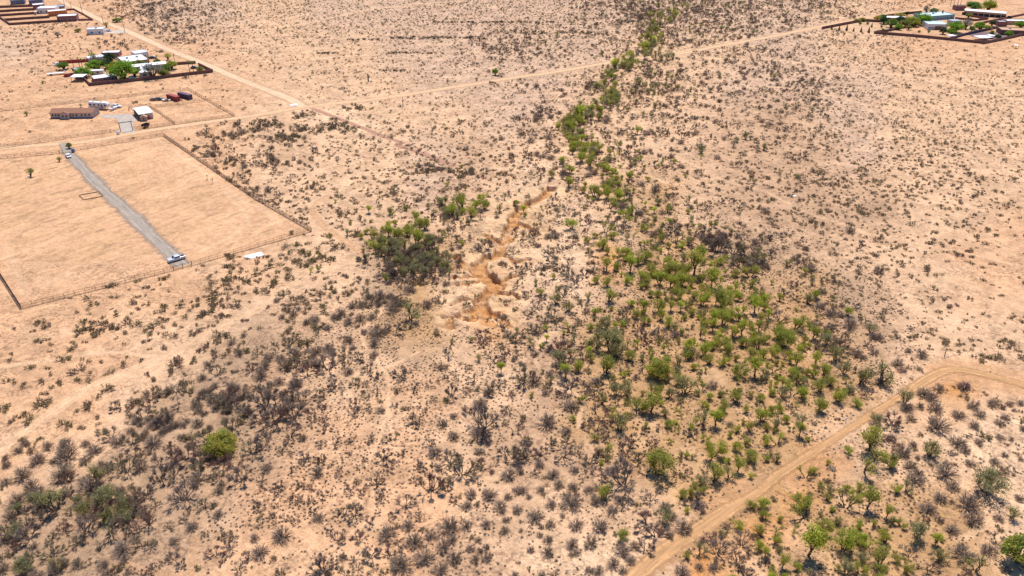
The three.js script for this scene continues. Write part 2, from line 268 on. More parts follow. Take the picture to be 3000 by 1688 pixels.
function strip(name, pts, width, rgb, ruts, lift, taper, rag = 0.14) {
  const curve = new THREE.CatmullRomCurve3(pts.map(([x, d]) => V(x, 0, -d)), false, 'centripetal'), len = curve.getLength(), n = Math.ceil(len / 1.5), K = 6, pos = [], uv = [], idx = [];
  for (let i = 0; i <= n; i++) {
    const p = curve.getPointAt(i / n), t = curve.getTangentAt(i / n), w = width * (taper ? taper(i / n) : 1) * (1 - rag / 2 + rag * fbm(i * 0.13, 5, 3) * 1.6 - rag * 0.3);
    for (let k = 0; k <= K; k++) { const s = (k / K - 0.5) * w, x = p.x - t.z * s, z = p.z + t.x * s; pos.push(x, heightAt(x, -z) + lift, z); uv.push(k / K, i / n * len / 60); }
    if (i) for (let k = 0; k < K; k++) { const a = (i - 1) * (K + 1) + k, b = a + K + 1; idx.push(a, b, a + 1, b, b + 1, a + 1); }
  }
  const g = new THREE.BufferGeometry(); g.setAttribute('position', new THREE.Float32BufferAttribute(pos, 3)); g.setAttribute('uv', new THREE.Float32BufferAttribute(uv, 2)); g.setIndex(idx); g.computeVertexNormals();
  const m = new THREE.Mesh(g, new THREE.MeshStandardMaterial({ map: roadPaint(rgb, ruts, lift * 900), alphaMap: softEdge, transparent: true, roughness: 1, side: THREE.DoubleSide }));
  m.material.specularIntensity = 0.2;
  m.name = numbered(name); m.userData.kind = 'structure'; m.receiveShadow = true; scene.add(m); if (strip.says[names.get(name) + name]) tag(m, strip.says[names.get(name) + name], name.replace('_', ' '));
  return m;
}
strip.says = { '1dirt_road': 'pale dirt road crossing the plain past the field and the manufactured home', '2dirt_road': 'wide pale dirt road running past the walled compound to the house row', '1dirt_track': 'narrow reddish track leading from the road junction into the scrub', '3dirt_road': 'rough brown dirt road curving below the green grove', '1gravel_driveway': 'straight grey gravel driveway across the bare field' };
const crossRoad = line([0, 1, -600, 120, -200, 75, 0, 45], [0, 0, 700, 1440, 1000, 1405, 1340, 1340, 2000, 1240, 2575, 1160], [1, 0, 430, 1085, 700, 1050, 1100, 1010, 1500, 955, 1900, 890, 2300, 830], [2, 0, 0, 785, 400, 730, 800, 660, 1200, 595, 1650, 545, 2100, 460, 2575, 375], [3, 0, 250, 325, 550, 262, 1000, 180, 1260, 140, 1560, 92, 1800, 60, 2100, 15]);
const northRoad = line([1, 0, 470, 1075, 350, 1000, 0, 862], [0, 0, 2300, 750, 2050, 640, 1700, 500, 1450, 390, 1250, 300, 1040, 215, 830, 110, 700, 55, 560, -30, 430, -90]);
strip('dirt_road', crossRoad, 8.5, [0.67, 0.43, 0.245], [-0.45, -0.2, 0.2, 0.45], 0.03);
strip('dirt_road', northRoad, 11, [0.70, 0.46, 0.28], [-0.4, -0.15, 0.15, 0.4], 0.045);
strip('dirt_track', line([1, 0, 560, 1090, 720, 1150, 1000, 1260, 1250, 1360, 1480, 1450], [1, 1, 1400, 0, 1600, 70, 1800, 145, 2000, 225]), 4.2, [0.47, 0.25, 0.16], [-0.35, 0.35], 0.05);
const siteRoad = line([2, 3, 1040, 1700, 1230, 1480, 1380, 1340, 1540, 1210, 1720, 1085, 1960, 930, 2250, 745, 2500, 590], [3, 3, 100, 440, 400, 250, 640, 90], [3, 2, 900, 1370, 1200, 1185, 1480, 1005, 1660, 890, 1790, 832, 1900, 820, 2100, 850, 2400, 925, 2700, 1005, 2900, 1060]);
strip('dirt_road', siteRoad, 6.2, [0.55, 0.305, 0.14], [-0.4, 0.35], 0.06, (t) => 1.05 - 0.42 * smooth(0.15, 0.4, t) + 0.25 * smooth(0.7, 0.85, t), 0.4);
function slab(name, says, poly, rgb, lift, rough, jitter, kind = 'structure') {
  const r = rngOf(poly.length * 31 + 5), pts = [];
  poly.forEach(([x, d], i) => { const [x2, d2] = poly[(i + 1) % poly.length], n = Math.max(1, Math.round(Math.hypot(x2 - x, d2 - d) / 2)); for (let k = 0; k < n; k++) { const q = k ? jitter : 0; pts.push(new THREE.Vector2(lerp(x, x2, k / n) + (r() - 0.5) * q, lerp(d, d2, k / n) + (r() - 0.5) * q)); } });
  const g = new THREE.ExtrudeGeometry(new THREE.Shape(pts), { depth: lift, bevelEnabled: false }).rotateX(-Math.PI / 2);
  const p = g.attributes.position, uv = g.attributes.uv; for (let i = 0; i < p.count; i++) uv.setXY(i, p.getX(i) / 24, p.getZ(i) / 24);
  const N = 256, a = new Uint8Array(N * N * 4);
  for (let y = 0; y < N; y++) for (let x = 0; x < N; x++) { const k = 1 + 0.42 * (fbm(x / 14, y / 40 + rgb[0] * 40, 3) - 0.5) + 0.3 * (noiseTable[(x + y * 256) & 65535] - 0.5), i = (y * N + x) * 4; for (let c = 0; c < 3; c++) a[i + c] = 255 * Math.pow(clamp(rgb[c] * k), 1 / 2.2); a[i + 3] = 255; }
  const t = new THREE.DataTexture(a, N, N, THREE.RGBAFormat); t.colorSpace = THREE.SRGBColorSpace; t.wrapS = t.wrapT = THREE.MirroredRepeatWrapping; t.magFilter = THREE.LinearFilter; t.needsUpdate = true;
  const m = new THREE.Mesh(g, new THREE.MeshStandardMaterial({ map: t, roughness: rough })); m.name = numbered(name); m.userData.kind = kind; tag(m, says, name.replace('_', ' ')); m.castShadow = m.receiveShadow = true; scene.add(m);
  return m;
}
strip('gravel_driveway', line([0, 1, 625, -10, 690, 90, 745, 150, 925, 350, 1085, 505, 1300, 700, 1500, 900, 1745, 1130, 1838, 1222]), 8.6, [0.385, 0.31, 0.245], [-0.3, 0.3], 0.04, (t) => 0.72 + 0.34 * smooth(0.05, 0.4, t), 0.34);
slab('concrete_driveway', 'grey concrete driveway between the manufactured home and the metal barn', line([0, 0, 990, 1160, 1180, 1152, 1310, 1145, 1350, 1172, 1390, 1208, 1330, 1232, 1345, 1290, 1370, 1335, 1225, 1335, 1205, 1290, 1190, 1245, 1180, 1195, 1020, 1182]), [0.45, 0.37, 0.30], 0.05, 0.95, 0.3);
slab('concrete_driveway', 'pale concrete drive in front of the detached white house', line([0, 0, 1050, 335, 1150, 305, 1250, 305, 1262, 330, 1150, 336]), [0.52, 0.43, 0.34], 0.05, 0.95, 0.3);
slab('gravel_yard', 'dark purple-brown gravel yard inside the outer wall corner', line([3, 0, 1985, 345, 2230, 318, 2560, 352, 2330, 395, 2150, 395]), [0.20, 0.125, 0.12], 0.05, 1, 0.6);
// ---------------------------------------------------------------- buildings
const M = {
  white: mat(0.78, 0.76, 0.74, 0.6), roofWhite: mat(0.86, 0.83, 0.82, 0.6), cream: mat(0.62, 0.5, 0.38), tan: mat(0.5, 0.34, 0.23), pinkTan: mat(0.55, 0.40, 0.33), brownRoof: mat(0.30, 0.135, 0.075), brownWall: mat(0.20, 0.095, 0.075), maroon: mat(0.26, 0.11, 0.10),
  orange: mat(0.62, 0.20, 0.05), teal: mat(0.22, 0.40, 0.42), tealRoof: mat(0.55, 0.66, 0.64), red: mat(0.45, 0.05, 0.05), grey: mat(0.42, 0.43, 0.44), blueGrey: mat(0.17, 0.18, 0.26), glass: mat(0.03, 0.035, 0.05, 0.12), dark: mat(0.03, 0.028, 0.03), trim: mat(0.7, 0.66, 0.62), rust: mat(0.20, 0.085, 0.045, 0.9), steel: mat(0.03, 0.028, 0.03, 0.55), timber: mat(0.23, 0.125, 0.07), pole: mat(0.085, 0.055, 0.045), tyre: mat(0.02, 0.02, 0.021), metalRoof: mat(0.84, 0.82, 0.80, 0.42), chrome: mat(0.6, 0.6, 0.62, 0.25, { metalness: 0.9 }), tanRoof: mat(0.52, 0.30, 0.17), purple: mat(0.115, 0.065, 0.11, 0.7), boxRed: mat(0.33, 0.055, 0.035, 0.7), lampRed: mat(0.5, 0.02, 0.02, 0.3), lampWhite: mat(0.85, 0.85, 0.82, 0.2),
};
function footing(c, r, a, b, depth) {                                     // centre, turn and front width of a footprint whose front edge runs from a to b
  const A = spot(c, r, ...a), B = spot(c, r, ...b), w = A.distanceTo(B), turn = Math.atan2(-(B.z - A.z), B.x - A.x), D = Array.isArray(depth) ? A.distanceTo(spot(c, r, ...depth)) : depth;
  const at = A.clone().add(B).multiplyScalar(0.5).add(V(-Math.sin(turn), 0, -Math.cos(turn)).multiplyScalar(D / 2));
  at.y = Math.min(A.y, B.y);
  return { at, turn, w, D };
}
function opening(o, kind, x, y, z, w, h, frameMat = M.trim, turn = 0) {   // a window (frame > pane) or a door, standing proud of its wall
  const t = 0.09, f = part(kind, [box(w, t, 0.08, 0, h / 2 - t / 2), box(w, t, 0.08, 0, -h / 2 + t / 2), box(t, h - 2 * t, 0.08, -w / 2 + t / 2), box(t, h - 2 * t, 0.08, w / 2 - t / 2)], frameMat, o);
  f.position.set(x, y, z); f.rotation.y = turn;
  const p = part(kind === 'door' ? 'door_leaf' : 'pane', box(w - 2 * t, h - 2 * t, 0.05, 0, 0, -0.005), kind === 'door' ? M.timber : M.glass, f);
  return f;
}
function flatHouse(name, label, category, c, r, a, b, depth, h, { wall = M.tan, roof = M.roofWhite, parapet = 0.45, trim = M.trim, front = [], side = [], units = 0, group } = {}) {
  const { at, turn, w, D } = footing(c, r, a, b, depth), o = thing(name, label, category, at, turn, group);
  part('wall', box(w, h, D, 0, h / 2), wall, o);
  part('roof', box(w - 0.5, 0.12, D - 0.5, 0, h + 0.061), roof, o);
  if (parapet) part('parapet', [box(w + 0.06, parapet, 0.25, 0, h + parapet / 2 + 0.002, D / 2 - 0.1), box(w + 0.06, parapet, 0.25, 0, h + parapet / 2 + 0.002, -D / 2 + 0.1), box(0.25, parapet, D - 0.45, w / 2 - 0.1, h + parapet / 2 + 0.002, 0), box(0.25, parapet, D - 0.45, -w / 2 + 0.1, h + parapet / 2 + 0.002, 0)], wall, o);
  for (const [kind, f, ow, oh, y] of front) opening(o, kind, (f - 0.5) * w, y ?? (kind === 'door' ? oh / 2 : 1.5), D / 2 + 0.041, ow, oh, trim);
  for (const [kind, f, ow, oh, y] of side) for (const s of [-1, 1]) opening(o, kind, s * (w / 2 + 0.041), y ?? (kind === 'door' ? oh / 2 : 1.5), (f - 0.5) * D, ow, oh, trim, s * Math.PI / 2);
  for (let k = 0; k < units; k++) part('roof_unit', rbox(1.5, 1.0, 1.3, (k - (units - 1) / 2) * w * 0.4, h + 0.12 + 0.5, -D * 0.1, 0.08), M.grey, o);
  return o;
}
function gableRoof(w, D, h, over, rise, th = 0.14) {
  const s = new THREE.Shape(), q = D / 2 + over; s.moveTo(-q, h); s.lineTo(0, h + rise); s.lineTo(q, h); s.lineTo(q, h + th); s.lineTo(0, h + rise + th * 1.1); s.lineTo(-q, h + th);
  return new THREE.ExtrudeGeometry(s, { depth: w + 2 * over, bevelEnabled: false }).translate(0, 0, -w / 2 - over).rotateY(Math.PI / 2);
}
function gableWall(w, D, h, rise) { const s = new THREE.Shape(); s.moveTo(-D / 2, 0); s.lineTo(D / 2, 0); s.lineTo(D / 2, h); s.lineTo(0, h + rise); s.lineTo(-D / 2, h); return new THREE.ExtrudeGeometry(s, { depth: w, bevelEnabled: false }).translate(0, 0, -w / 2).rotateY(Math.PI / 2); }
{ // long manufactured home
  const { at, turn, w, D } = footing(0, 0, [512, 1192], [938, 1188], 8.4), o = thing('manufactured_home', 'long beige manufactured home with a brown gabled roof beside the parked fifth-wheel trailer', 'house', at, turn);
  part('wall', gableWall(w, D, 2.7, 1.3), M.pinkTan, o);
  part('roof', gableRoof(w, D, 2.72, 0.35, 1.42), M.brownRoof, o);
  const porch = part('porch', gableWall(1.6, 4.4, 2.65, 0.9).rotateY(-Math.PI / 2).translate(-w * 0.13, 0, D / 2 + 0.8), M.pinkTan, o);
  part('porch_roof', gableRoof(1.9, 4.4, 2.72, 0.25, 1.0).rotateY(-Math.PI / 2).translate(-w * 0.13, 0, D / 2 + 0.55), M.brownRoof, porch);
  part('skirting', box(w + 0.05, 0.5, D + 0.05, 0, 0.25), M.blueGrey, o);
  for (const f of [0.06, 0.13, 0.2, 0.27, 0.54, 0.62, 0.74, 0.83, 0.92]) opening(o, 'window', (f - 0.5) * w, 1.65, D / 2 + 0.041, f < 0.3 || f > 0.6 ? 1.2 : 0.9, 1.3);
  for (const x of [-0.9, 0.9]) opening(o, 'window', -w * 0.13 + x, 1.6, D / 2 + 1.641, 1.3, 1.4);
  opening(o, 'door', (0.47 - 0.5) * w, 1.45, D / 2 + 0.041, 1.0, 2.05);
  for (const f of [-2, 2]) opening(o, 'window', w / 2 + 0.041, 1.6, f, 1.1, 1.2, M.trim, Math.PI / 2);
  for (const x of [-6, 0.5, 7]) part('roof_vent', new THREE.CylinderGeometry(0.14, 0.14, 0.7, 10).translate(x, 3.95, -1.2), M.chrome, o);
}
{ // metal carport barn
  const { at, turn, w, D } = footing(0, 0, [1410, 1212], [1545, 1190], [1322, 1152]), o = thing('metal_barn', 'white-roofed metal barn with an open shaded side by the grey driveway', 'barn', at, turn);
  part('roof', gableRoof(w, D, 3.1, 0.3, 0.5), M.metalRoof, o);
  part('front_wall', box(w * 0.72, 3.08, 0.1, w * 0.14, 1.54, D / 2 - 0.05), M.cream, o);
  part('end_wall', box(0.1, 3.08, D - 0.22, w / 2 - 0.05, 1.54, 0), M.cream, o);
  part('back_wall', box(w - 0.22, 3.08, 0.1, 0, 1.54, -D / 2 + 0.05), M.cream, o);
  for (const z of [-D / 2 + 0.2, -D / 6, D / 6, D / 2 - 0.2]) part('post', box(0.16, 3.08, 0.16, -w / 2 + 0.1, 1.54, z), M.steel, o);
}
{ // little tan barn-shaped shed and its red tank
  const { at, turn, w, D } = footing(0, 0, [1416, 1220], [1480, 1216], 3.6), o = thing('garden_shed', 'small tan gabled shed standing in front of the metal barn', 'shed', at, turn);
  part('wall', gableWall(D, w, 1.9, 0.9).rotateY(Math.PI / 2), M.tan, o);
  part('roof', gableRoof(D, w, 1.92, 0.2, 1.0).rotateY(Math.PI / 2), M.tanRoof, o);
  opening(o, 'door', 0, 1.0, D / 2 + 0.041, 1.1, 1.8);
  const k = thing('fuel_tank', 'small red fuel tank beside the tan shed', 'tank', spot(0, 0, 1494, 1200));
  part('tank_body', new THREE.CapsuleGeometry(0.55, 1.1, 5, 14).rotateZ(Math.PI / 2).translate(0, 0.95, 0), M.lampRed, k);
  for (const x of [-0.5, 0.5]) part('leg', box(0.12, 0.5, 0.7, x, 0.25), M.steel, k);
}
const W = (f, w = 1.4, h = 1.2) => ['window', f, w, h], DR = (f) => ['door', f, 1.1, 2.1];
flatHouse('ranch_house', 'large tan flat-roofed house at the centre of the tree-filled walled compound', 'house', 0, 0, [1255, 682], [1505, 648], [1178, 626], 3.0, { wall: M.tan, front: [W(0.1), ['window', 0.3, 2, 1.8], DR(0.45), W(0.65), W(0.85)], side: [W(0.2), W(0.5), W(0.8)], units: 2 });
flatHouse('guest_house', 'white stepped wing behind the roof of the large tan house', 'house', 0, 0, [1370, 600], [1500, 580], 9, 3.6, { wall: M.white, front: [W(0.3), W(0.7)] });
flatHouse('long_stable', 'long low stable with a red edge at the back of the walled compound', 'stable', 0, 0, [1025, 576], [1200, 572], 6, 2.8, { wall: M.maroon, front: [W(0.15), W(0.4), W(0.65), W(0.9)], parapet: 0.2 });
flatHouse('side_house', 'low white-roofed house behind the grey leafless tree in the walled compound', 'house', 0, 0, [1335, 722], [1690, 684], 8, 2.6, { wall: M.cream, front: [W(0.15), W(0.35), DR(0.5), W(0.7), W(0.88)], parapet: 0.2 });
flatHouse('grey_workshop', 'grey workshop with a pale roof beside the big green compound trees', 'workshop', 0, 0, [1408, 784], [1510, 776], [1330, 712], 3.0, { wall: M.grey, front: [['window', 0.5, 2.6, 1.3]], side: [W(0.3), W(0.7)], parapet: 0.15 });
flatHouse('corner_building', 'flat white-roofed building inside the corner of the compound wall', 'building', 0, 0, [950, 838], [1185, 806], [915, 808], 2.5, { wall: M.maroon, front: [W(0.2), W(0.45), DR(0.6), W(0.8)], parapet: 0.12 });
flatHouse('storage_trailer', 'white box trailer parked among the green compound trees', 'trailer', 0, 0, [908, 756], [1040, 750], 3.4, 2.5, { wall: M.white, front: [DR(0.2), W(0.6)], parapet: 0.08 });
flatHouse('back_building', 'white-roofed outbuilding behind the blue-grey compound tree', 'building', 0, 0, [892, 628], [1060, 606], 7, 2.4, { wall: M.grey, front: [W(0.3), W(0.7)], parapet: 0.15 });
{ // open ramada outside the compound wall
  const { at, turn, w, D } = footing(0, 0, [718, 826], [842, 824], 6.5), o = thing('open_ramada', 'open-sided shelter with a white roof outside the compound wall', 'shelter', at, turn);
  part('roof', rbox(w + 0.5, 0.22, D + 0.5, 0, 3.0, 0), M.roofWhite, o);
  for (const x of [-1, 0, 1]) for (const z of [-1, 1]) part('post', box(0.22, 2.9, 0.22, x * (w / 2 - 0.2), 1.45, z * (D / 2 - 0.2)), M.maroon, o);
  part('back_wall', box(w - 0.5, 2.6, 0.15, 0, 1.3, -D / 2 + 0.25), M.purple, o);
}
flatHouse('white_house', 'detached white flat-roofed house with a concrete drive on the dirt road', 'house', 0, 0, [878, 350], [1046, 344], [830, 338], 3.6, { wall: M.white, front: [W(0.3), W(0.75)], side: [W(0.5)], units: 1 });
flatHouse('row_house', 'maroon house with white roof at the near end of the walled row', 'house', 0, 0, [580, 222], [775, 212], 10, 3.9, { wall: M.maroon, front: [W(0.2), W(0.5), W(0.8)], side: [W(0.5)] });
flatHouse('row_house', 'bright orange house with white roof in the walled row', 'house', 0, 0, [492, 168], [680, 152], 9, 3.6, { wall: M.orange, front: [W(0.2), W(0.5), W(0.8)] });
flatHouse('row_house', 'white house behind the orange house in the walled row', 'house', 0, 0, [380, 138], [562, 132], 11, 3.9, { wall: M.white, front: [W(0.2), W(0.5), W(0.8)] });
flatHouse('row_house', 'small brown house between the white one and the blue-grey one', 'house', 0, 0, [338, 98], [456, 88], 9, 3.4, { wall: M.maroon, front: [W(0.3), W(0.7)] });
flatHouse('row_house', 'blue-grey house at the far end of the walled row', 'house', 0, 0, [295, 50], [430, 42], 10, 3.6, { wall: M.blueGrey, front: [W(0.3), W(0.7)] });
flatHouse('row_garage', 'low dark garage beside the dirt road behind the maroon house', 'garage', 0, 0, [575, 100], [650, 95], 8, 2.4, { wall: M.blueGrey, roof: M.grey, front: [['door', 0.5, 3, 2.1]] });
flatHouse('row_house', 'dark blue house at the top of the row behind the walled yards', 'house', 0, 0, [110, 48], [250, 40], 9, 3.4, { wall: M.blueGrey, roof: M.tealRoof, front: [W(0.3), W(0.7)] });
flatHouse('row_garage', 'pale shed between the walled yards of the row', 'shed', 0, 0, [345, 150], [365, 149], 3, 2.2, { wall: M.grey, parapet: 0, front: [DR(0.5)] });
// the group of walled houses by the crossing road
flatHouse('court_house', 'white block house with a shaded porch beside the round green tree', 'house', 3, 0, [1600, 298], [1800, 302], 13, 3.8, { wall: M.white, roof: M.tealRoof, front: [['window', 0.12, 2.2, 0.8], ['window', 0.25, 2.2, 0.8], ['door', 0.55, 5.5, 2.8], ['window', 0.8, 1.2, 2.2]], side: [W(0.5)] });
{
  const o = flatHouse('court_house', 'wide teal house with pale roof behind the white block house', 'house', 3, 0, [1590, 210], [1872, 188], 14, 3.0, { wall: M.teal, roof: M.tealRoof, front: [W(0.15), W(0.4), DR(0.55), W(0.75), W(0.9)], units: 1 });
  for (const [x, z] of [[1, -3], [6, -5], [9, -1]]) part('chimney', box(0.8, 2.4, 0.8, x, 4.2, z), M.brownWall, o);
}
flatHouse('court_shed', 'low crimson building with a white roof behind the compound trees', 'building', 3, 0, [1190, 208], [1400, 208], 8, 2.1, { wall: M.red, front: [W(0.2), W(0.5), W(0.8)], parapet: 0.2 });
{
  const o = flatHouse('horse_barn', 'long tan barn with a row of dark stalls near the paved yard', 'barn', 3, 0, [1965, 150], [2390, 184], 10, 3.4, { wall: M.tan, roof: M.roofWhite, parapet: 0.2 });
  for (let k = 0; k < 9; k++) part('stall_shade_panel', box(3.4, 2.0, 0.1, (k - 4) * 4.1 + 1.5, 1.1, 5.045), M.dark, o);  // dark slabs on the wall stand for the shade inside open stalls
}
flatHouse('brick_outhouse', 'square reddish-brown building beside the far palm trees', 'building', 3, 0, [1885, 106], [1985, 106], 6, 3.2, { wall: M.maroon, roof: M.brownWall, front: [W(0.3), W(0.7)] });
flatHouse('court_house', 'long brown house with a tan roof beside the dark gravel yard', 'house', 3, 0, [2338, 350], [2720, 366], 12, 3.2, { wall: M.brownWall, roof: M.tanRoof, front: [W(0.1), W(0.25), DR(0.35), W(0.5), W(0.65), W(0.8)], units: 2 });
flatHouse('court_shed', 'small red-brown flat-roofed block behind the brown house', 'building', 3, 0, [2315, 264], [2402, 264], 6, 3.0, { wall: M.maroon, roof: M.grey, front: [W(0.5)] });
flatHouse('court_shed', 'tan outbuilding at the edge of the view behind the brown house', 'building', 3, 0, [2400, 248], [2640, 252], 7, 2.6, { wall: M.tan, roof: M.roofWhite, front: [W(0.3), W(0.7)] });
flatHouse('court_shed', 'grey shed beside the round green tree of the white block house', 'shed', 3, 0, [1850, 244], [1945, 240], 6, 2.4, { wall: M.grey, roof: M.grey, parapet: 0, front: [DR(0.5)] });
for (const [a, b, D, label] of [[[2132, 414], [2256, 408], 8, 'low white-roofed pen shelter inside the corner of the outer wall'], [[1832, 394], [1892, 390], 5, 'small white-roofed pen shelter at the dividing wall'], [[2238, 394], [2288, 390], 5, 'small white-roofed pen shelter by the dark gravel yard'], [[2486, 490], [2520, 490], 3, 'tiny white trough shelter by the pipe corral']]) {
  const f = footing(3, 0, a, b, D), o = thing('pen_shelter', label, 'shelter', f.at, f.turn);
  part('roof', rbox(f.w, 0.15, f.D, 0, 2.1), M.roofWhite, o);
  for (const x of [-1, 1]) for (const z of [-1, 1]) part('post', box(0.14, 2.05, 0.14, x * (f.w / 2 - 0.15), 1.02, z * (f.D / 2 - 0.15)), M.steel, o);
}
// ---------------------------------------------------------------- walls and fences
function gardenWall(label, h, m, ...runs) {
  const pts = runs.map(([c, r, X, Y]) => spot(c, r, X, Y)), o = thing('garden_wall', label, 'wall', pts[0].clone());
  pts.forEach((p, i) => {
    const q = pts[i + 1], l = p.clone().sub(pts[0]);
    part('pillar', box(0.45, h + 0.15, 0.45, l.x, (h + 0.15) / 2, l.z), m, o);
    if (!q) return;
    const len = p.distanceTo(q), turn = Math.atan2(-(q.z - p.z), q.x - p.x), mid = p.clone().add(q).multiplyScalar(0.5).sub(pts[0]);
    const w = part('wall_run', box(len - 0.3, h, 0.25, 0, h / 2), m, o); w.position.set(mid.x, 0, mid.z); w.rotation.y = turn;
    const cp = part('wall_cap', box(len - 0.46, 0.08, 0.34, 0, h + 0.042), m, o); cp.position.set(mid.x, 0, mid.z); cp.rotation.y = turn;
  });
  return o;
}
gardenWall('red-brown perimeter wall around the tree-filled compound beside the dirt road', 1.9, M.brownWall, [0, 0, 730, 714], [0, 0, 850, 806], [0, 0, 905, 864], [0, 0, 1250, 829], [0, 0, 1590, 794], [0, 0, 2140, 729], [0, 0, 2000, 662]);
gardenWall('short red-brown wall at the yard entrance of the tree-filled compound', 1.7, M.brownWall, [0, 0, 1785, 653], [0, 0, 1965, 640]);
gardenWall('bright red wall behind the palms of the tree-filled compound', 2.0, M.red, [0, 0, 600, 642], [0, 0, 895, 622]);
gardenWall('brown yard wall at the near edge of the house row', 1.8, M.brownWall, [0, 0, -120, 110], [0, 0, 0, 186], [0, 0, 100, 254], [0, 0, 340, 238], [0, 0, 585, 223]);
gardenWall('brown yard wall behind the maroon house yard', 1.8, M.brownWall, [0, 0, 50, 210], [0, 0, 330, 191], [0, 0, 495, 181]);
gardenWall('brown yard wall behind the orange house yard', 1.8, M.brownWall, [0, 0, -60, 170], [0, 0, 200, 152], [0, 0, 385, 140]);
gardenWall('brown yard wall behind the white house yard of the row', 1.8, M.brownWall, [0, 0, -60, 127], [0, 0, 180, 112], [0, 0, 345, 103]);
gardenWall('brown yard wall next to the blue-grey house', 1.8, M.brownWall, [0, 0, -60, 82], [0, 0, 200, 72], [0, 0, 340, 66]);
gardenWall('brown front wall of the house row along the dirt road', 1.3, M.maroon, [0, 0, 660, 106], [0, 0, 745, 101], [0, 0, 840, 152], [0, 0, 932, 206], [0, 0, 790, 208]);
gardenWall('brown wall around the yard with the row of small conifers', 1.9, M.brownWall, [3, 0, 545, 294], [3, 0, 760, 252], [3, 0, 960, 215], [3, 0, 1185, 228]);
gardenWall('brown dividing wall between the conifer yard and the white block house', 1.7, M.brownWall, [3, 0, 1090, 330], [3, 0, 1200, 318], [3, 0, 1390, 281], [3, 0, 1590, 225]);
gardenWall('long dark brown outer wall facing the open desert scrub', 1.9, M.brownWall, [3, 0, 1068, 340], [3, 0, 1450, 370], [3, 0, 1800, 404], [3, 0, 2180, 442], [3, 0, 2330, 412], [3, 0, 2640, 342]);
gardenWall('dark wall between the white block house yard and the gravel yard', 1.8, M.purple, [3, 0, 1832, 398], [3, 0, 1980, 357], [3, 0, 2300, 286]);
gardenWall('brown road wall behind the crimson building', 1.8, M.brownWall, [3, 0, 1090, 183], [3, 0, 1400, 142], [3, 0, 1540, 132]);
gardenWall('brown wall around the paved court of the teal house', 1.5, M.brownWall, [3, 0, 1885, 192], [3, 0, 2085, 212], [3, 0, 2212, 196], [3, 0, 1995, 162]);
gardenWall('red-brown wall behind the round trees near the red-brown block', 1.5, M.maroon, [3, 0, 2080, 252], [3, 0, 2400, 188], [3, 0, 2640, 140]);
function fence(label, pts, { h = 1.7, gap = 3.0, rails = [1, 0.5, 0.06], m = M.rust, r = 0.055, strands = 4, mesh = 0.014 } = {}) {
  const o = thing('pipe_fence', label, 'fence', pts[0].clone());
  for (let i = 0; i + 1 < pts.length; i++) {
    const a = pts[i].clone().sub(pts[0]), b = pts[i + 1].clone().sub(pts[0]), n = Math.max(1, Math.round(a.distanceTo(b) / gap));
    for (let k = i ? 1 : 0; k <= n; k++) { const p = a.clone().lerp(b, k / n); fence.geo ??= {}; const key = h + '/' + r; fence.geo[key] ??= new THREE.CylinderGeometry(r, r, h + 0.12, 6).translate(0, h / 2 + 0.06, 0); const q = part('post', fence.geo[key], m, o); q.position.copy(p); }
    for (const f of rails) part('rail', rod(a.clone().setY(a.y + h * f), b.clone().setY(b.y + h * f), r * 0.8, 5), m, o);
    const wire = [];
    for (let k = 1; k <= strands; k++) { const y = h * k / (strands + 1); wire.push(rod(a.clone().setY(a.y + y), b.clone().setY(b.y + y), mesh, 3)); }
    const len = a.distanceTo(b), cols = Math.round(len / 0.6);
    for (let k = 1; k < cols; k++) { const p = a.clone().lerp(b, k / cols); wire.push(rod(p.clone().setY(p.y + 0.05), p.clone().setY(p.y + h), mesh, 3)); }
    const w = part('wire_mesh', wire, m, o); w.userData.kind = 'stuff';
  }
  return o;
}
const P = (c, r, ...xy) => { const out = []; for (let i = 0; i < xy.length; i += 2) out.push(spot(c, r, xy[i], xy[i + 1])); return out; };
const corner = spot(1, 1, 560, 880);
fence('rusty pipe fence of the bare field between the roadside gate and the cross road corner', [...P(0, 1, 738, 74, 1100, 6, 1645, -78)], {});
fence('rusty pipe fence of the bare field beside the road before the car gate', [...P(0, 1, -300, 190, 0, 150, 597, 97)], {});
fence('dense rusty mesh fence dividing the bare field from the scrub', [spot(0, 1, 1645, -78), spot(0, 1, 2575, 560), corner], { strands: 8, mesh: 0.022, gap: 2.6, m: mat(0.15, 0.07, 0.045) });
fence('rusty pipe fence of the bare field between the pickup gate and the scrub lot', [corner, spot(0, 1, 1932, 1224)], {});
fence('rusty pipe fence of the bare field from the pickup gate to the far corner post', [spot(0, 1, 1746, 1274), spot(0, 2, 215, 210)], {});
fence('heavy rusty fence at the short end of the bare field', [spot(0, 2, 215, 210), spot(0, 1, -300, 850)], { strands: 8, mesh: 0.022, gap: 2.4, r: 0.07, m: mat(0.13, 0.05, 0.035) });
fence('brown pipe fence behind the manufactured home and the two containers', P(0, 0, -80, 1128, 300, 1085, 900, 1018, 1890, 905), { h: 1.5, gap: 4 });
fence('brown pipe fence along the open side of the horse paddock', P(0, 0, 1890, 905, 2360, 1172), { h: 1.6 });
fence('brown pipe fence of the horse paddock along the cross road', P(0, 0, 2360, 1172, 1760, 1252, 1345, 1312), { h: 1.5 });
fence('brown pipe fence between the metal barn and the horse paddock', P(0, 0, 1760, 1252, 1505, 1072, 1300, 1088, 1298, 1120), { h: 1.5 });
fence('brown cross fence inside the horse paddock near the containers', P(0, 0, 1560, 1082, 2060, 1020), { h: 1.5 });
fence('brown roadside fence in front of the manufactured home', P(0, 0, 1195, 1322, 860, 1365, 490, 1425, 320, 1448, 0, 1495), { h: 1.5, gap: 3.4 });
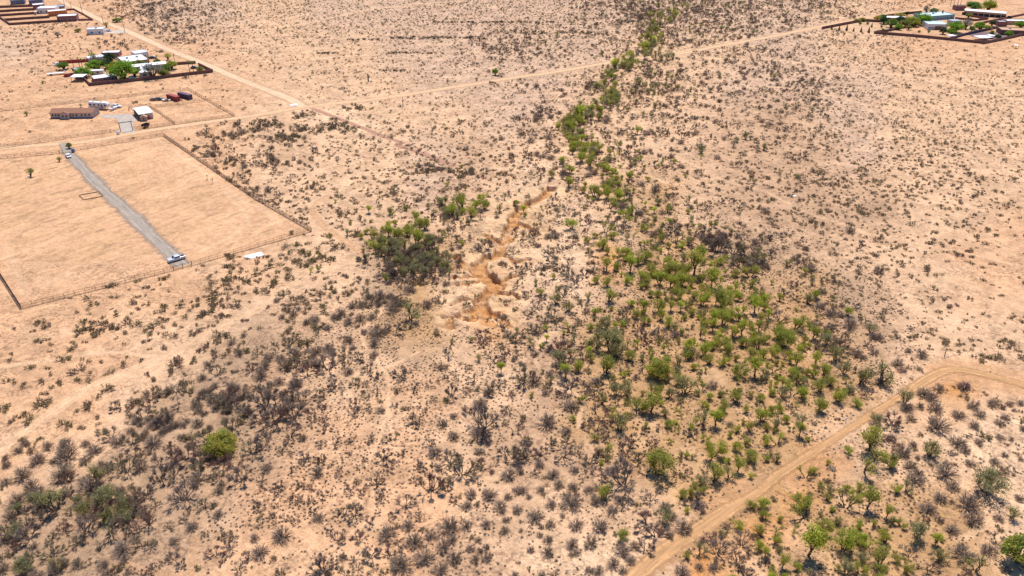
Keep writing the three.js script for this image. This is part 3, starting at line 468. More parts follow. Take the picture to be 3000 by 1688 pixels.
function gate(label, a, b, h, leaves) {
  const w = a.distanceTo(b), o = thing('pipe_gate', label, 'gate', a.clone().add(b).multiplyScalar(0.5), Math.atan2(-(b.z - a.z), b.x - a.x));
  for (let k = 0; k <= leaves; k++) part('post', new THREE.CylinderGeometry(0.09, 0.09, h + 0.25, 8).translate((k / leaves - 0.5) * w, (h + 0.25) / 2, 0), M.steel, o);
  for (let k = 0; k < leaves; k++) { const lw = w / leaves - 0.3, x = ((k + 0.5) / leaves - 0.5) * w, bars = [0.15, 0.5, h].map((y) => box(lw, 0.07, 0.06, x, y, 0)); for (let i = 0; i <= 4; i++) bars.push(box(0.05, h - 0.25, 0.05, x + (i / 4 - 0.5) * (lw - 0.06), h / 2 + 0.08, 0)); part('gate_leaf', bars, M.steel, o); }
  return o;
}
gate('black double gate at the pickup end of the gravel driveway', spot(0, 1, 1748, 1272), spot(0, 1, 1930, 1224), 1.5, 2);
gate('black gate behind the car at the road end of the gravel driveway', spot(0, 1, 599, 97), spot(0, 1, 735, 86), 1.5, 1);
{ // ranch entrance
  const a = spot(0, 0, 1214, 1326), b = spot(0, 0, 1334, 1312), w = a.distanceTo(b), o = thing('ranch_gateway', 'tall black post-and-beam gateway over the concrete drive', 'gateway', a.clone().add(b).multiplyScalar(0.5), Math.atan2(-(b.z - a.z), b.x - a.x));
  for (const s of [-1, 1]) part('post', box(0.3, 4.4, 0.3, s * w / 2, 2.2, 0), M.steel, o);
  part('beam', box(w + 1.2, 0.3, 0.26, 0, 4.56, 0), M.steel, o);
}
// ---------------------------------------------------------------- vehicles
const solid = (pts, width, bevel = 0.06) => { const s = new THREE.Shape(pts.map(([x, y]) => new THREE.Vector2(x, y))); return new THREE.ExtrudeGeometry(s, { depth: width - 2 * bevel, bevelEnabled: true, bevelSize: bevel, bevelThickness: bevel, bevelSegments: 2 }).translate(0, 0, -(width - 2 * bevel) / 2); };
const wheelGeo = new THREE.CylinderGeometry(0.38, 0.38, 0.26, 18).rotateX(Math.PI / 2), rimGeo = new THREE.CylinderGeometry(0.22, 0.22, 0.275, 12).rotateX(Math.PI / 2);
function wheels(o, xs, half, s = 1) { for (const x of xs) for (const z of [-half, half]) { const w = part('wheel', wheelGeo, M.tyre, o); w.position.set(x, 0.38 * s, z); w.scale.setScalar(s); part('rim', rimGeo, M.chrome, w); } }
function pickup(label, at, turn, paint) {
  const o = thing('pickup_truck', label, 'pickup', at, turn);
  part('body', solid([[-2.9, 0.5], [2.85, 0.5], [2.95, 0.75], [2.85, 1.15], [1.4, 1.22], [-1.1, 1.22], [-2.9, 1.2]], 1.95), paint, o);
  part('cab', solid([[-1.15, 1.2], [1.35, 1.2], [0.62, 1.85], [-0.95, 1.88]], 1.72, 0.08), paint, o);
  part('windscreen', box(0.04, 0.78, 1.5).rotateZ(0.86).translate(1.06, 1.55, 0), M.glass, o);
  part('rear_window', box(0.05, 0.5, 1.4, -1.14, 1.56, 0), M.glass, o);
  for (const z of [-0.865, 0.865]) for (const x of [-0.55, 0.32]) part('side_window', box(0.74, 0.42, 0.03, x, 1.56, z), M.glass, o);
  part('cargo_bed', box(1.6, 0.03, 1.6, -2.02, 1.26, 0), M.dark, o);
  for (const z of [-0.7, 0.7]) { part('headlight', rbox(0.12, 0.2, 0.4, 2.88, 0.95, z), M.lampWhite, o); part('taillight', rbox(0.08, 0.3, 0.18, -2.92, 0.98, z), M.lampRed, o); }
  part('bumper', rbox(0.2, 0.25, 1.9, 2.98, 0.58, 0), M.chrome, o);
  wheels(o, [-1.85, 1.9], 0.86);
  return o;
}
function car(label, at, turn, paint, name = 'parked_car') {
  const o = thing(name, label, 'car', at, turn);
  part('body', solid([[-2.3, 0.35], [2.3, 0.35], [2.38, 0.6], [2.2, 0.85], [1.1, 0.98], [-2.0, 1.02], [-2.38, 0.85]], 1.82), paint, o);
  part('cabin', solid([[-1.95, 1.0], [1.15, 0.97], [0.45, 1.52], [-1.25, 1.56]], 1.55, 0.09), paint, o);
  part('windscreen', box(0.04, 0.75, 1.35).rotateZ(0.9).translate(0.86, 1.27, 0), M.glass, o);
  part('rear_window', box(0.04, 0.72, 1.35).rotateZ(-0.9).translate(-1.68, 1.3, 0), M.glass, o);
  for (const z of [-0.785, 0.785]) part('side_window', box(1.6, 0.36, 0.03, -0.35, 1.26, z), M.glass, o);
  for (const z of [-0.65, 0.65]) { part('headlight', rbox(0.1, 0.16, 0.36, 2.3, 0.72, z), M.lampWhite, o); part('taillight', rbox(0.1, 0.18, 0.34, -2.3, 0.82, z), M.lampRed, o); }
  wheels(o, [-1.45, 1.45], 0.8, 0.86);
  return o;
}
const facing = (c, r, a, b) => { const A = spot(c, r, ...a), B = spot(c, r, ...b); return Math.atan2(-(B.z - A.z), B.x - A.x); };
const silver = mat(0.62, 0.62, 0.65, 0.3, { metalness: 0.2 }), whitePaint = mat(0.8, 0.8, 0.8, 0.3), darkPaint = mat(0.035, 0.04, 0.06, 0.3);
pickup('silver crew-cab pickup parked across the gravel driveway by the double gate', spot(0, 1, 1776, 1170), facing(0, 1, [1850, 1146], [1697, 1190]), silver);
car('white car parked on the gravel driveway by the roadside gate', spot(0, 1, 688, 130), facing(0, 1, [700, 150], [655, 96]), whitePaint);
car('pale car parked on the concrete drive of the detached white house', spot(0, 0, 1086, 318), facing(0, 0, [1120, 316], [1050, 318]), silver);
pickup('white pickup beside the hitch of the fifth-wheel trailer', spot(0, 0, 1168, 1082), facing(0, 0, [1130, 1080], [1215, 1084]), whitePaint);
car('dark car parked between the containers and the barn, the one nearer the containers', spot(0, 0, 1598, 1010), 0.2, darkPaint);
car('brown old car parked farther from the two containers', spot(0, 0, 1552, 1012), 0.1, mat(0.3, 0.22, 0.17, 0.6));
car('white car outside the bright red compound wall', spot(0, 0, 574, 656), 1.2, whitePaint);
car('dark car under the trees at the far corner of the tree-filled compound', spot(0, 0, 1955, 690), 0.3, darkPaint);
car('grey car behind the tall palm and the large tan house', spot(0, 0, 1535, 590), 0.3, darkPaint);
{ // fifth-wheel travel trailer
  const o = thing('travel_trailer', 'long white fifth-wheel travel trailer parked behind the manufactured home', 'travel trailer', spot(0, 0, 1004, 1096), facing(0, 0, [910, 1094], [1102, 1104]));
  part('body', solid([[-5.4, 0.8], [3.4, 0.8], [3.6, 1.7], [5.6, 1.75], [5.7, 3.0], [5.2, 3.75], [-5.2, 3.85], [-5.5, 3.4]], 2.5, 0.1), M.white, o);
  part('side_stripe', box(8.2, 0.28, 0.03, -0.6, 1.45, 1.262), M.blueGrey, o);
  for (const [x, w] of [[-4.2, 1.3], [-1.9, 1.2], [0.7, 1.0], [4.3, 1.2]]) opening(o, 'window', x, 2.5, 1.29, w, 0.8, M.steel);
  opening(o, 'door', 2.3, 1.95, 1.29, 0.8, 2.0, M.steel);
  part('slide_out', rbox(3.0, 1.9, 0.5, -2.8, 2.2, -1.4, 0.05), M.white, o);
  for (const x of [-3, 1.5]) part('roof_unit', rbox(0.9, 0.35, 0.8, x, 3.98, 0, 0.08), M.grey, o);
  wheels(o, [-2.0, -1.1], 1.05);
  for (const z of [-0.8, 0.8]) part('leg', box(0.14, 1.6, 0.14, 4.2, 0.8, z), M.steel, o);
}
{
  const o = thing('boat_trailer', 'small white boat on a trailer beside the fifth-wheel trailer', 'boat', spot(0, 0, 1143, 1104), facing(0, 0, [1120, 1110], [1166, 1092]));
  part('hull', solid([[-2.4, 0.6], [1.6, 0.6], [2.7, 1.25], [-2.5, 1.3]], 1.7, 0.12), M.white, o);
  part('cockpit', rbox(1.7, 0.06, 1.1, -0.6, 1.36, 0), M.dark, o);
  part('trailer_frame', [box(3.2, 0.1, 0.1, 0, 0.5, 0.5), box(3.2, 0.1, 0.1, 0, 0.5, -0.5), box(1.6, 0.1, 0.1, 2.2, 0.5, 0)], M.steel, o);
  wheels(o, [-0.6], 0.85, 0.85);
}
function container(label, c, r, a, b, m) {
  const f = footing(c, r, a, b, 2.45), o = thing('shipping_container', label, 'container', f.at, f.turn), L = f.w, ribs = [];
  part('shell', box(L, 2.6, 2.4, 0, 1.32), m, o);
  for (let k = 0; k < 40; k++) for (const s of [-1, 1]) ribs.push(box(0.12, 2.3, 0.05, ((k + 0.5) / 40 - 0.5) * (L - 0.4), 1.32, s * 1.222));
  const w = part('corrugation', ribs, m, o); w.userData.kind = 'stuff';
  for (const s of [-1, 1]) { const d = part('door', box(0.05, 2.35, 1.1, L / 2 + 0.027, 1.32, s * 0.57), m, o); part('lock_bar', box(0.05, 2.2, 0.05, L / 2 + 0.08, 1.32, s * 0.3), M.steel, d); }
  return o;
}
container('red shipping container beside the horse paddock', 0, 0, [1676, 994], [1776, 1024], M.boxRed);
container('dark purple shipping container beside the horse paddock fence', 0, 0, [1788, 976], [1902, 1006], M.purple);
{
  const o = thing('utility_trailer', 'black high-sided utility trailer beside the ranch gateway', 'trailer', spot(0, 0, 1466, 1284), 1.15);
  part('deck', box(3.6, 0.14, 1.9, 0, 0.75), M.timber, o);
  for (const s of [-1, 1]) part('side_panel', box(3.6, 1.2, 0.06, 0, 1.45, s * 0.93), M.dark, o);
  part('front_panel', box(0.06, 1.2, 1.78, 1.77, 1.45), M.dark, o);
  part('drawbar', box(1.4, 0.12, 0.12, 2.5, 0.68), M.steel, o);
  wheels(o, [-0.4, 0.5], 1.05, 0.9);
  const k = thing('water_tank', 'white water tank on the roadside by the ranch gateway', 'tank', spot(0, 0, 1190, 1352));
  part('tank_body', new THREE.LatheGeometry([[0, 0], [0.75, 0], [0.8, 0.1], [0.8, 1.5], [0.6, 1.75], [0.2, 1.85], [0, 1.85]].map(([x, y]) => new THREE.Vector2(x, y)), 20), M.white, k);
  part('lid', new THREE.CylinderGeometry(0.22, 0.24, 0.12, 14).translate(0, 1.88, 0), M.blueGrey, k);
  const bin = thing('waste_bin', 'dark blue wheeled waste bin beside the roadside gate', 'bin', spot(0, 1, 737, 84));
  part('bin_body', rbox(1.2, 1.5, 1.0, 0, 0.8, 0, 0.08), M.blueGrey, bin);
  part('lid', rbox(1.26, 0.12, 1.06, 0, 1.62, 0, 0.05), mat(0.06, 0.12, 0.35, 0.5), bin);
  const bo = thing('flat_trailer', 'long white flatbed trailer outside the compound beside the open-sided shelter', 'trailer', spot(0, 0, 565, 752), facing(0, 0, [480, 758], [645, 744]));
  part('deck', box(10, 0.25, 2.4, 0, 1.0), M.white, bo);
  part('headboard', box(0.12, 1.2, 2.4, 4.9, 1.73), M.white, bo);
  wheels(bo, [-3.4, -2.5], 1.0, 1.1);
  const rs = flatHouse('red_shed', 'low red shed between the flatbed trailer and the open-sided shelter', 'shed', 0, 0, [655, 778], [758, 764], 4, 2.0, { wall: M.red, roof: M.tanRoof, parapet: 0, front: [DR(0.4)] });
}
for (const [c, r, X, Y, a, b, label] of [[0, 0, 766, 694, 4.2, 2.4, 'small turquoise swimming pool beside the compound palms'], [0, 0, 1335, 786, 4.4, 3.4, 'turquoise pool behind the compound wall by the big green trees']]) {
  const o = thing('swimming_pool', label, 'pool', spot(c, r, X, Y), 0.66);
  part('rim', [box(a + 0.8, 0.18, 0.4, 0, 0.12, b / 2 + 0.2), box(a + 0.8, 0.18, 0.4, 0, 0.12, -b / 2 - 0.2), box(0.4, 0.18, b, a / 2 + 0.2, 0.12, 0), box(0.4, 0.18, b, -a / 2 - 0.2, 0.12, 0)], M.trim, o);
  part('pool_water', box(a, 0.1, b, 0, 0.09), mat(0.03, 0.42, 0.48, 0.06), o);
}
// ---------------------------------------------------------------- poles, posts and small things on the ground
function utilityPole(label, at, h, arm = true) {
  const o = thing('utility_pole', label, 'pole', at, 0.65);
  part('pole_shaft', new THREE.CylinderGeometry(0.13, 0.19, h, 9).translate(0, h / 2, 0), M.pole, o);
  if (!arm) { part('pole_cap', new THREE.CylinderGeometry(0.16, 0.16, 0.1, 9).translate(0, h + 0.05, 0), M.steel, o); return o; }
  part('crossarm', box(2.2, 0.14, 0.14, 0, h - 0.55, 0.2), M.pole, o);
  for (const x of [-0.95, 0, 0.95]) part('insulator', new THREE.CylinderGeometry(0.05, 0.08, 0.24, 8).translate(x, h - 0.36, 0.2), M.grey, o);
  return o;
}
utilityPole('wooden utility pole beside the concrete drive of the detached white house', spot(0, 0, 1256, 330), 6.2);
utilityPole('wooden utility pole beside the dirt road behind the detached white house', spot(0, 0, 1042, 243), 6.6);
utilityPole('wooden utility pole on the dirt road in front of the house row', spot(0, 0, 832, 152), 6.8);
utilityPole('wooden utility pole across the dirt road from the house row garage', spot(0, 0, 722, 100), 6.4);
utilityPole('wooden utility pole on the dirt road beyond the house row', spot(0, 0, 650, 62), 6.4);
utilityPole('wooden utility pole at the scrub edge across the dirt road', spot(0, 0, 818, 92), 6.0);
utilityPole('lone utility pole on the sandy rise near the far road', spot(3, 0, 1258, 106), 7.0);
utilityPole('dark bare pole standing alone in the scrub beside the cross road', spot(1, 0, 1479, 1070), 5.0, false);
utilityPole('dark short pole in the far scrub by the pale track', spot(1, 0, 291, 214), 4.6, false);
utilityPole('thin pole at the far edge of the scrub above the pale track', spot(1, 0, 1146, 106), 3.4, false);
utilityPole('thin bare pole in the dense far scrub', spot(1, 0, 1764, 172), 5.2, false);
for (const [c, r, X, Y, label, m, h] of [[3, 2, 1774, 694, 'dark weathered corner post where the site road meets the open desert', M.pole, 2.0], [3, 2, 781, 1356, 'white marker stake at the edge of the site road', M.white, 1.3], [3, 1, 225, 300, 'thin dark stake among the scrub of the open desert', M.pole, 2.4], [3, 0, 940, 1322, 'short black stake on the bare patch of the open desert', M.dark, 1.1]]) {
  const o = thing('survey_post', label, 'post', spot(c, r, X, Y)); part('post_shaft', rbox(0.16, h, 0.16, 0, h / 2, 0, 0.02), m, o); part('post_cap', rbox(0.2, 0.06, 0.2, 0, h + 0.03, 0, 0.02), m, o);
}
{
  const q = P(0, 1, 795, 518, 840, 564, 1036, 528, 992, 482), o = thing('timber_border', 'rectangle of brown timbers laid on the bare field beside the gravel driveway', 'timber border', q[0].clone());
  q.forEach((p, i) => { const n = q[(i + 1) % 4], l = p.distanceTo(n), t = part('timber', rbox(l - 0.3, 0.3, 0.26, 0, 0.15, 0, 0.03), M.timber, o); t.position.copy(p).add(n).multiplyScalar(0.5).sub(q[0]); t.rotation.y = Math.atan2(-(n.z - p.z), n.x - p.x); });
  for (const [c, r, X, Y, w, d, label] of [[0, 1, 2555, 1125, 6.2, 3.4, 'pale concrete slab on the ground outside the bare field fence'], [1, 0, 380, 1054, 4.2, 2.6, 'white slab lying beside the road junction'], [3, 1, 268, 522, 1.6, 1.0, 'small white debris sheet among the scrub of the open desert']]) {
    const s = thing('ground_slab', label, 'slab', spot(c, r, X, Y), 0.6); part('slab_body', rbox(w, 0.12, d, 0, 0.07, 0, 0.03), M.roofWhite, s);
  }
}
{ // scrap beside the containers
  const o = thing('scrap_heap', 'scatter of pale scrap boards and panels at the foot of the red container', 'scrap heap', spot(0, 0, 1690, 1014)), r = rngOf(88);
  for (let k = 0; k < 9; k++) { const g = part('board', box(1.0 + 1.8 * r(), 0.1, 0.5 + r(), 0, 0.1 + 0.12 * k), [M.white, M.grey, M.timber, M.steel][k % 4], o); g.position.set((r() - 0.5) * 4, 0, (r() - 0.3) * 2.4); g.rotation.set(0.1 * (r() - 0.5), r() * 3, 0.1 * (r() - 0.5)); }
  const q = thing('scrap_heap', 'pale scrap panels between the red and the purple container', 'scrap heap', spot(0, 0, 1808, 1004));
  for (let k = 0; k < 6; k++) { const g = part('board', box(1.0 + 1.4 * r(), 0.1, 0.5 + r(), 0, 0.1 + 0.12 * k), [M.white, M.grey, M.steel][k % 3], q); g.position.set((r() - 0.5) * 3, 0, (r() - 0.3) * 2); g.rotation.y = r() * 3; }
}
// ---------------------------------------------------------------- vegetation
class Twigs {                                                             // collects tapered shoots and small leaves with a tone per piece
  constructor() { this.p = []; this.c = []; this.i = []; }
  shoot(a, b, ra, rb, sides, tone) {
    const d = b.clone().sub(a).normalize(), u = Math.abs(d.y) < 0.9 ? V(0, 1, 0).cross(d).normalize() : V(1, 0, 0).cross(d).normalize(), w = d.clone().cross(u), at = this.p.length / 3;
    for (const [q, r] of [[a, ra], [b, rb]]) for (let k = 0; k < sides; k++) { const t = 2 * Math.PI * k / sides, x = Math.cos(t) * r, y = Math.sin(t) * r; this.p.push(q.x + u.x * x + w.x * y, q.y + u.y * x + w.y * y, q.z + u.z * x + w.z * y); this.c.push(tone, tone, tone); }
    for (let k = 0; k < sides; k++) { const n = (k + 1) % sides; this.i.push(at + k, at + n, at + sides + k, at + n, at + sides + n, at + sides + k); }
  }
  leaf(q, size, r, tone, tint = 0) {
    const a = V(r() - 0.5, (r() - 0.5) * 0.8, r() - 0.5).normalize(), b = V(r() - 0.5, r() - 0.5, r() - 0.5).cross(a).normalize(), at = this.p.length / 3, s = size * (0.6 + 0.8 * r());
    for (const [x, y] of [[-0.5, -0.3], [0.5, -0.25], [0.35, 0.4], [-0.3, 0.35]]) { this.p.push(q.x + (a.x * x + b.x * y) * s, q.y + (a.y * x + b.y * y) * s, q.z + (a.z * x + b.z * y) * s); this.c.push(tone * (1 + tint), tone, tone * (1 - tint)); }
    this.i.push(at, at + 1, at + 2, at, at + 2, at + 3);
  }
  geometry() { const g = new THREE.BufferGeometry(); g.setAttribute('position', new THREE.Float32BufferAttribute(this.p, 3)); g.setAttribute('color', new THREE.Float32BufferAttribute(this.c, 3)); g.setIndex(this.i); g.computeVertexNormals(); return g; }
}
const tilt = (dir, spread, r) => { const t = V(r() - 0.5, r() - 0.5, r() - 0.5).cross(dir).normalize(); return dir.clone().multiplyScalar(Math.cos(spread)).addScaledVector(t, Math.sin(spread)).normalize(); };
function grow(thick, thin, tips, p, dir, len, rad, level, o, r) {          // a branch of two bent pieces that forks at its end
  let q = p, d = dir; const n = level < 2 ? 3 : 2;
  for (let k = 0; k < n; k++) {
    d = tilt(d, o.bend * (0.4 + r()), r); d.y += o.rise; d.normalize();
    const e = q.clone().addScaledVector(d, len / n), ra = rad * (1 - 0.3 * k / n), rb = rad * (1 - 0.3 * (k + 1) / n);
    (level < o.thickTo ? thick : thin).shoot(q, e, Math.max(ra, 0.011), Math.max(rb, 0.009), level < 2 ? 5 : 3, 0.8 + 0.4 * r());
    if (k && level >= 1 && level < o.levels && r() < o.side) grow(thick, thin, tips, e, tilt(d, o.fork * (0.9 + 0.6 * r()), r), len * o.shrink * 0.8, rb * 0.6, level + 1, o, r);
    q = e; if (o.mid && k && level >= 1 && r() < 0.7) tips.push([q, d]);
  }
  if (level >= o.levels) { tips.push([q, d]); return; }
  const kids = o.kids[Math.min(level, o.kids.length - 1)], m = Math.floor(kids) + (r() < kids % 1 ? 1 : 0);
  for (let k = 0; k < m; k++) grow(thick, thin, tips, q, tilt(d, o.fork * (0.55 + 0.7 * r()), r), len * o.shrink * (0.8 + 0.4 * r()), rad * 0.64, level + 1, o, r);
  if (level >= (o.mid ?? 2)) tips.push([q, d]);
}
const unit = (...geos) => {                                                // scale to one metre across, feet on the ground
  const b = new THREE.Box3(); for (const g of geos) { g.computeBoundingBox(); b.union(g.boundingBox); }
  const s = 2 / ((b.max.x - b.min.x) + (b.max.z - b.min.z)); for (const g of geos) g.scale(s, s, s); return geos;
};
const tinted = (r, g, b, rough = 0.95, more = {}) => { const m = new THREE.MeshStandardMaterial({ color: new THREE.Color().setRGB(r, g, b), roughness: rough, vertexColors: true, side: THREE.DoubleSide, ...more }); return m; };
const leafy = (r, g, b, t = 0.55) => new THREE.MeshPhysicalMaterial({ color: new THREE.Color().setRGB(r, g, b), roughness: 0.95, vertexColors: true, side: THREE.DoubleSide, transmission: t, thickness: 0, specularIntensity: 0.3 });
const barkDark = tinted(0.095, 0.066, 0.055), barkGrey = tinted(0.25, 0.18, 0.14), twigGrey = tinted(0.33, 0.235, 0.175), twigOlive = tinted(0.31, 0.24, 0.135), twigRed = tinted(0.33, 0.19, 0.135);
function bareMesquite(seed) {                                              // dark stems fanning from one foot into a haze of twigs
  const r = rngOf(seed), thick = new Twigs(), thin = new Twigs(), tips = [], stems = 4 + Math.floor(r() * 5), a0 = r() * 6.28;
  for (let s = 0; s < stems; s++) { const a = a0 + s * 2.4 + (r() - 0.5), e = 0.12 + 0.95 * Math.sqrt((s + 0.3 + 0.5 * r()) / stems); grow(thick, thin, tips, V(Math.cos(a) * 0.1, -0.1, Math.sin(a) * 0.1), V(Math.cos(a) * Math.sin(e), Math.cos(e), Math.sin(a) * Math.sin(e)), 0.75 + 0.45 * r(), 0.08, 0, { levels: 3, thickTo: 2, bend: 0.16, rise: 0.03, fork: 0.42, shrink: 0.68, kids: [2.6, 2.5, 2.3], side: 0.55 }, r); }
  for (const [q, d] of tips) for (let i = 0; i < 6; i++) { const e = tilt(d, 0.25 + 0.5 * r(), r), q2 = q.clone().addScaledVector(d, -0.2 * r()); thin.shoot(q2, q2.clone().addScaledVector(e, 0.22 + 0.34 * r()), 0.015, 0.008, 3, 0.7 + 0.6 * r()); }
  return unit(thick.geometry(), thin.geometry());
}
function greenMesquite(seed, { lv = 3, size = 0.24, n = 16, stems = 3, upright = 0.3, spread = 0.5, fill = 0.30 } = {}) {
  const r = rngOf(seed), thick = new Twigs(), thin = new Twigs(), leaf = new Twigs(), tips = [], a0 = r() * 6.28, k = Math.max(1, stems + Math.floor(r() * 2 - 0.5));
  for (let s = 0; s < k; s++) { const a = a0 + s * 6.28 / k + (r() - 0.5), e = upright * (0.5 + 0.9 * r()); grow(thick, thin, tips, V(Math.cos(a) * 0.1, -0.1, Math.sin(a) * 0.1), V(Math.cos(a) * Math.sin(e), Math.cos(e), Math.sin(a) * Math.sin(e)), 0.5 + 0.3 * r(), 0.10, 0, { levels: lv, thickTo: 2, bend: 0.2, rise: 0.09, fork: spread, shrink: 0.88, kids: [2.5, 2.4, 2.2], side: 0.5, mid: 1 }, r); }
  for (const [q, d] of tips) { const tone = 0.65 + 0.7 * r(), tint = 0.25 * (r() - 0.4); if (r() < 0.12) continue; for (let i = 0; i < n; i++) leaf.leaf(V(q.x + (r() + r() - 1) * fill * 1.6, q.y + (r() + r() - 1) * fill * 1.2 + 0.05, q.z + (r() + r() - 1) * fill * 1.6), size, r, tone * (0.75 + 0.5 * r()), tint); }
  const [a, b, c] = unit(thick.geometry(), thin.geometry(), leaf.geometry());
  return [mergeGeometries([a, b]), c];
}
function thornBush(seed) {                                                 // a rounded grey bush of many fine stems
  const r = rngOf(seed), stem = new Twigs(), leaf = new Twigs();
  for (let k = 0; k < 50; k++) {
    const a = r() * 6.28, e = Math.acos(1 - r() * 0.86), d = V(Math.cos(a) * Math.sin(e), Math.cos(e) + 0.08, Math.sin(a) * Math.sin(e)).normalize(), len = 0.75 + 0.4 * r(), m = d.clone().multiplyScalar(len * 0.5).add(V((r() - 0.5) * 0.1, 0, (r() - 0.5) * 0.1));
    stem.shoot(V((r() - 0.5) * 0.25, -0.05, (r() - 0.5) * 0.25), m, 0.024, 0.016, 3, 0.7 + 0.4 * r());
    for (let f = 0; f < 4; f++) { const t = tilt(d, 0.25 + 0.35 * r(), r), e2 = m.clone().addScaledVector(t, len * (0.35 + 0.35 * r())); stem.shoot(m, e2, 0.015, 0.007, 3, 0.8 + 0.5 * r()); for (let i = 0; i < 3; i++) leaf.leaf(m.clone().lerp(e2, 0.25 + 0.75 * r()).add(V((r() - 0.5) * 0.1, (r() - 0.5) * 0.1, (r() - 0.5) * 0.1)), 0.055, r, 0.6 + 0.7 * r(), 0.1); }
  }
  return unit(stem.geometry(), leaf.geometry());
}
function creosote(seed, clumps = 1) {                                      // a loose fan of shoots with small dark leaves near their tips
  const r = rngOf(seed), stem = new Twigs(), leaf = new Twigs();
  for (let c = 0; c < clumps; c++) {
    const o = c ? V((r() - 0.5) * 2.6, 0, (r() - 0.5) * 2.2) : V(0, 0, 0), s = c ? 0.5 + 0.5 * r() : 1;
    for (let k = 0; k < 15; k++) {
      const a = r() * 6.28, e = 0.2 + 0.95 * Math.sqrt(r()), d = V(Math.cos(a) * Math.sin(e), Math.cos(e), Math.sin(a) * Math.sin(e)), len = s * (0.7 + 0.6 * r()), base = o.clone().add(V((r() - 0.5) * 0.2, -0.04, (r() - 0.5) * 0.2)), m = base.clone().addScaledVector(d, len * 0.55);
      stem.shoot(base, m, 0.026, 0.017, 3, 0.7 + 0.4 * r());
      for (let f = 0; f < 3; f++) { const e2 = m.clone().addScaledVector(tilt(d, 0.2 + 0.4 * r(), r), len * (0.3 + 0.3 * r())), tone = 0.55 + 0.9 * r(); stem.shoot(m, e2, 0.016, 0.008, 3, 0.8 + 0.4 * r()); for (let i = 0; i < 9; i++) leaf.leaf(m.clone().lerp(e2, 0.2 + 0.9 * r()).add(V((r() - 0.5) * 0.2, (r() - 0.5) * 0.16, (r() - 0.5) * 0.2)), 0.10, r, tone * (0.7 + 0.6 * r()), 0.15 * r()); }
    }
  }
  return unit(stem.geometry(), leaf.geometry());
}
function tuft(seed) {
  const r = rngOf(seed), g = new Twigs();
  for (let k = 0; k < 26; k++) { const a = r() * 6.28, e = 0.3 + 1.0 * r(), d = V(Math.cos(a) * Math.sin(e), Math.cos(e), Math.sin(a) * Math.sin(e)), b = V((r() - 0.5) * 0.3, -0.03, (r() - 0.5) * 0.3); g.shoot(b, b.clone().addScaledVector(d, 0.25 + 0.25 * r()), 0.03, 0.014, 3, 0.7 + 0.6 * r()); }
  for (let k = 0; k < 30; k++) { const a = r() * 6.28, q = 0.36 * Math.sqrt(r()); g.leaf(V(Math.cos(a) * q, 0.06 + 0.22 * r(), Math.sin(a) * q), 0.13, r, 0.7 + 0.6 * r(), 0.1); }
  return unit(g.geometry())[0];
}
const many = (n, f) => Array.from({ length: n }, (_, i) => f(i));
const KINDS = {
  b: { name: 'bare_mesquite', category: 'tree', parts: ['trunk', 'branches'], mats: [[barkDark, barkGrey], [barkDark, twigGrey], [barkDark, twigOlive], [barkDark, twigRed]], shapes: many(10, (i) => bareMesquite(100 + i)), says: ['leafless dark mesquite', 'leafless dark mesquites'] },
  f: { name: 'thorn_bush', category: 'bush', parts: ['stems', 'foliage'], mats: [[twigGrey, tinted(0.29, 0.22, 0.16)], [twigGrey, tinted(0.26, 0.215, 0.13)], [twigGrey, tinted(0.30, 0.23, 0.18)]], shapes: many(7, (i) => thornBush(300 + i)), says: ['grey-brown thorn bush', 'grey-brown thorn bushes'] },
  s: { name: 'creosote_shrub', category: 'shrub', parts: ['stems', 'foliage'], mats: [[barkGrey, tinted(0.235, 0.185, 0.085)], [barkGrey, tinted(0.27, 0.21, 0.09)], [twigGrey, tinted(0.28, 0.185, 0.115)]], shapes: many(9, (i) => creosote(500 + i, 1 + (i % 3))), says: ['olive creosote shrub', 'olive creosote shrubs'] },
  g: { name: 'green_mesquite', category: 'tree', parts: ['trunk', 'crown'], mats: [[barkDark, leafy(0.45, 0.45, 0.055)], [barkDark, leafy(0.43, 0.40, 0.075)], [barkDark, leafy(0.46, 0.50, 0.055)], [barkDark, leafy(0.37, 0.38, 0.055)]], shapes: many(9, (i) => greenMesquite(700 + i, { stems: 2 + (i % 3), upright: 0.4 + 0.1 * (i % 4), spread: 0.42, size: 0.09, fill: 0.27 + 0.05 * (i % 3), n: 9 + (i % 4) * 4 })), says: ['leafy green mesquite', 'leafy green mesquites'] },
  y: { name: 'sparse_mesquite', category: 'tree', parts: ['trunk', 'crown'], mats: [[barkDark, leafy(0.40, 0.36, 0.13)], [barkGrey, leafy(0.36, 0.34, 0.14)]], shapes: many(6, (i) => greenMesquite(800 + i, { stems: 3 + (i % 3), upright: 0.45, spread: 0.5, n: 6, size: 0.105, fill: 0.28, lv: 3 })), says: ['thin-leafed olive mesquite', 'thin-leafed olive mesquites'] },
};
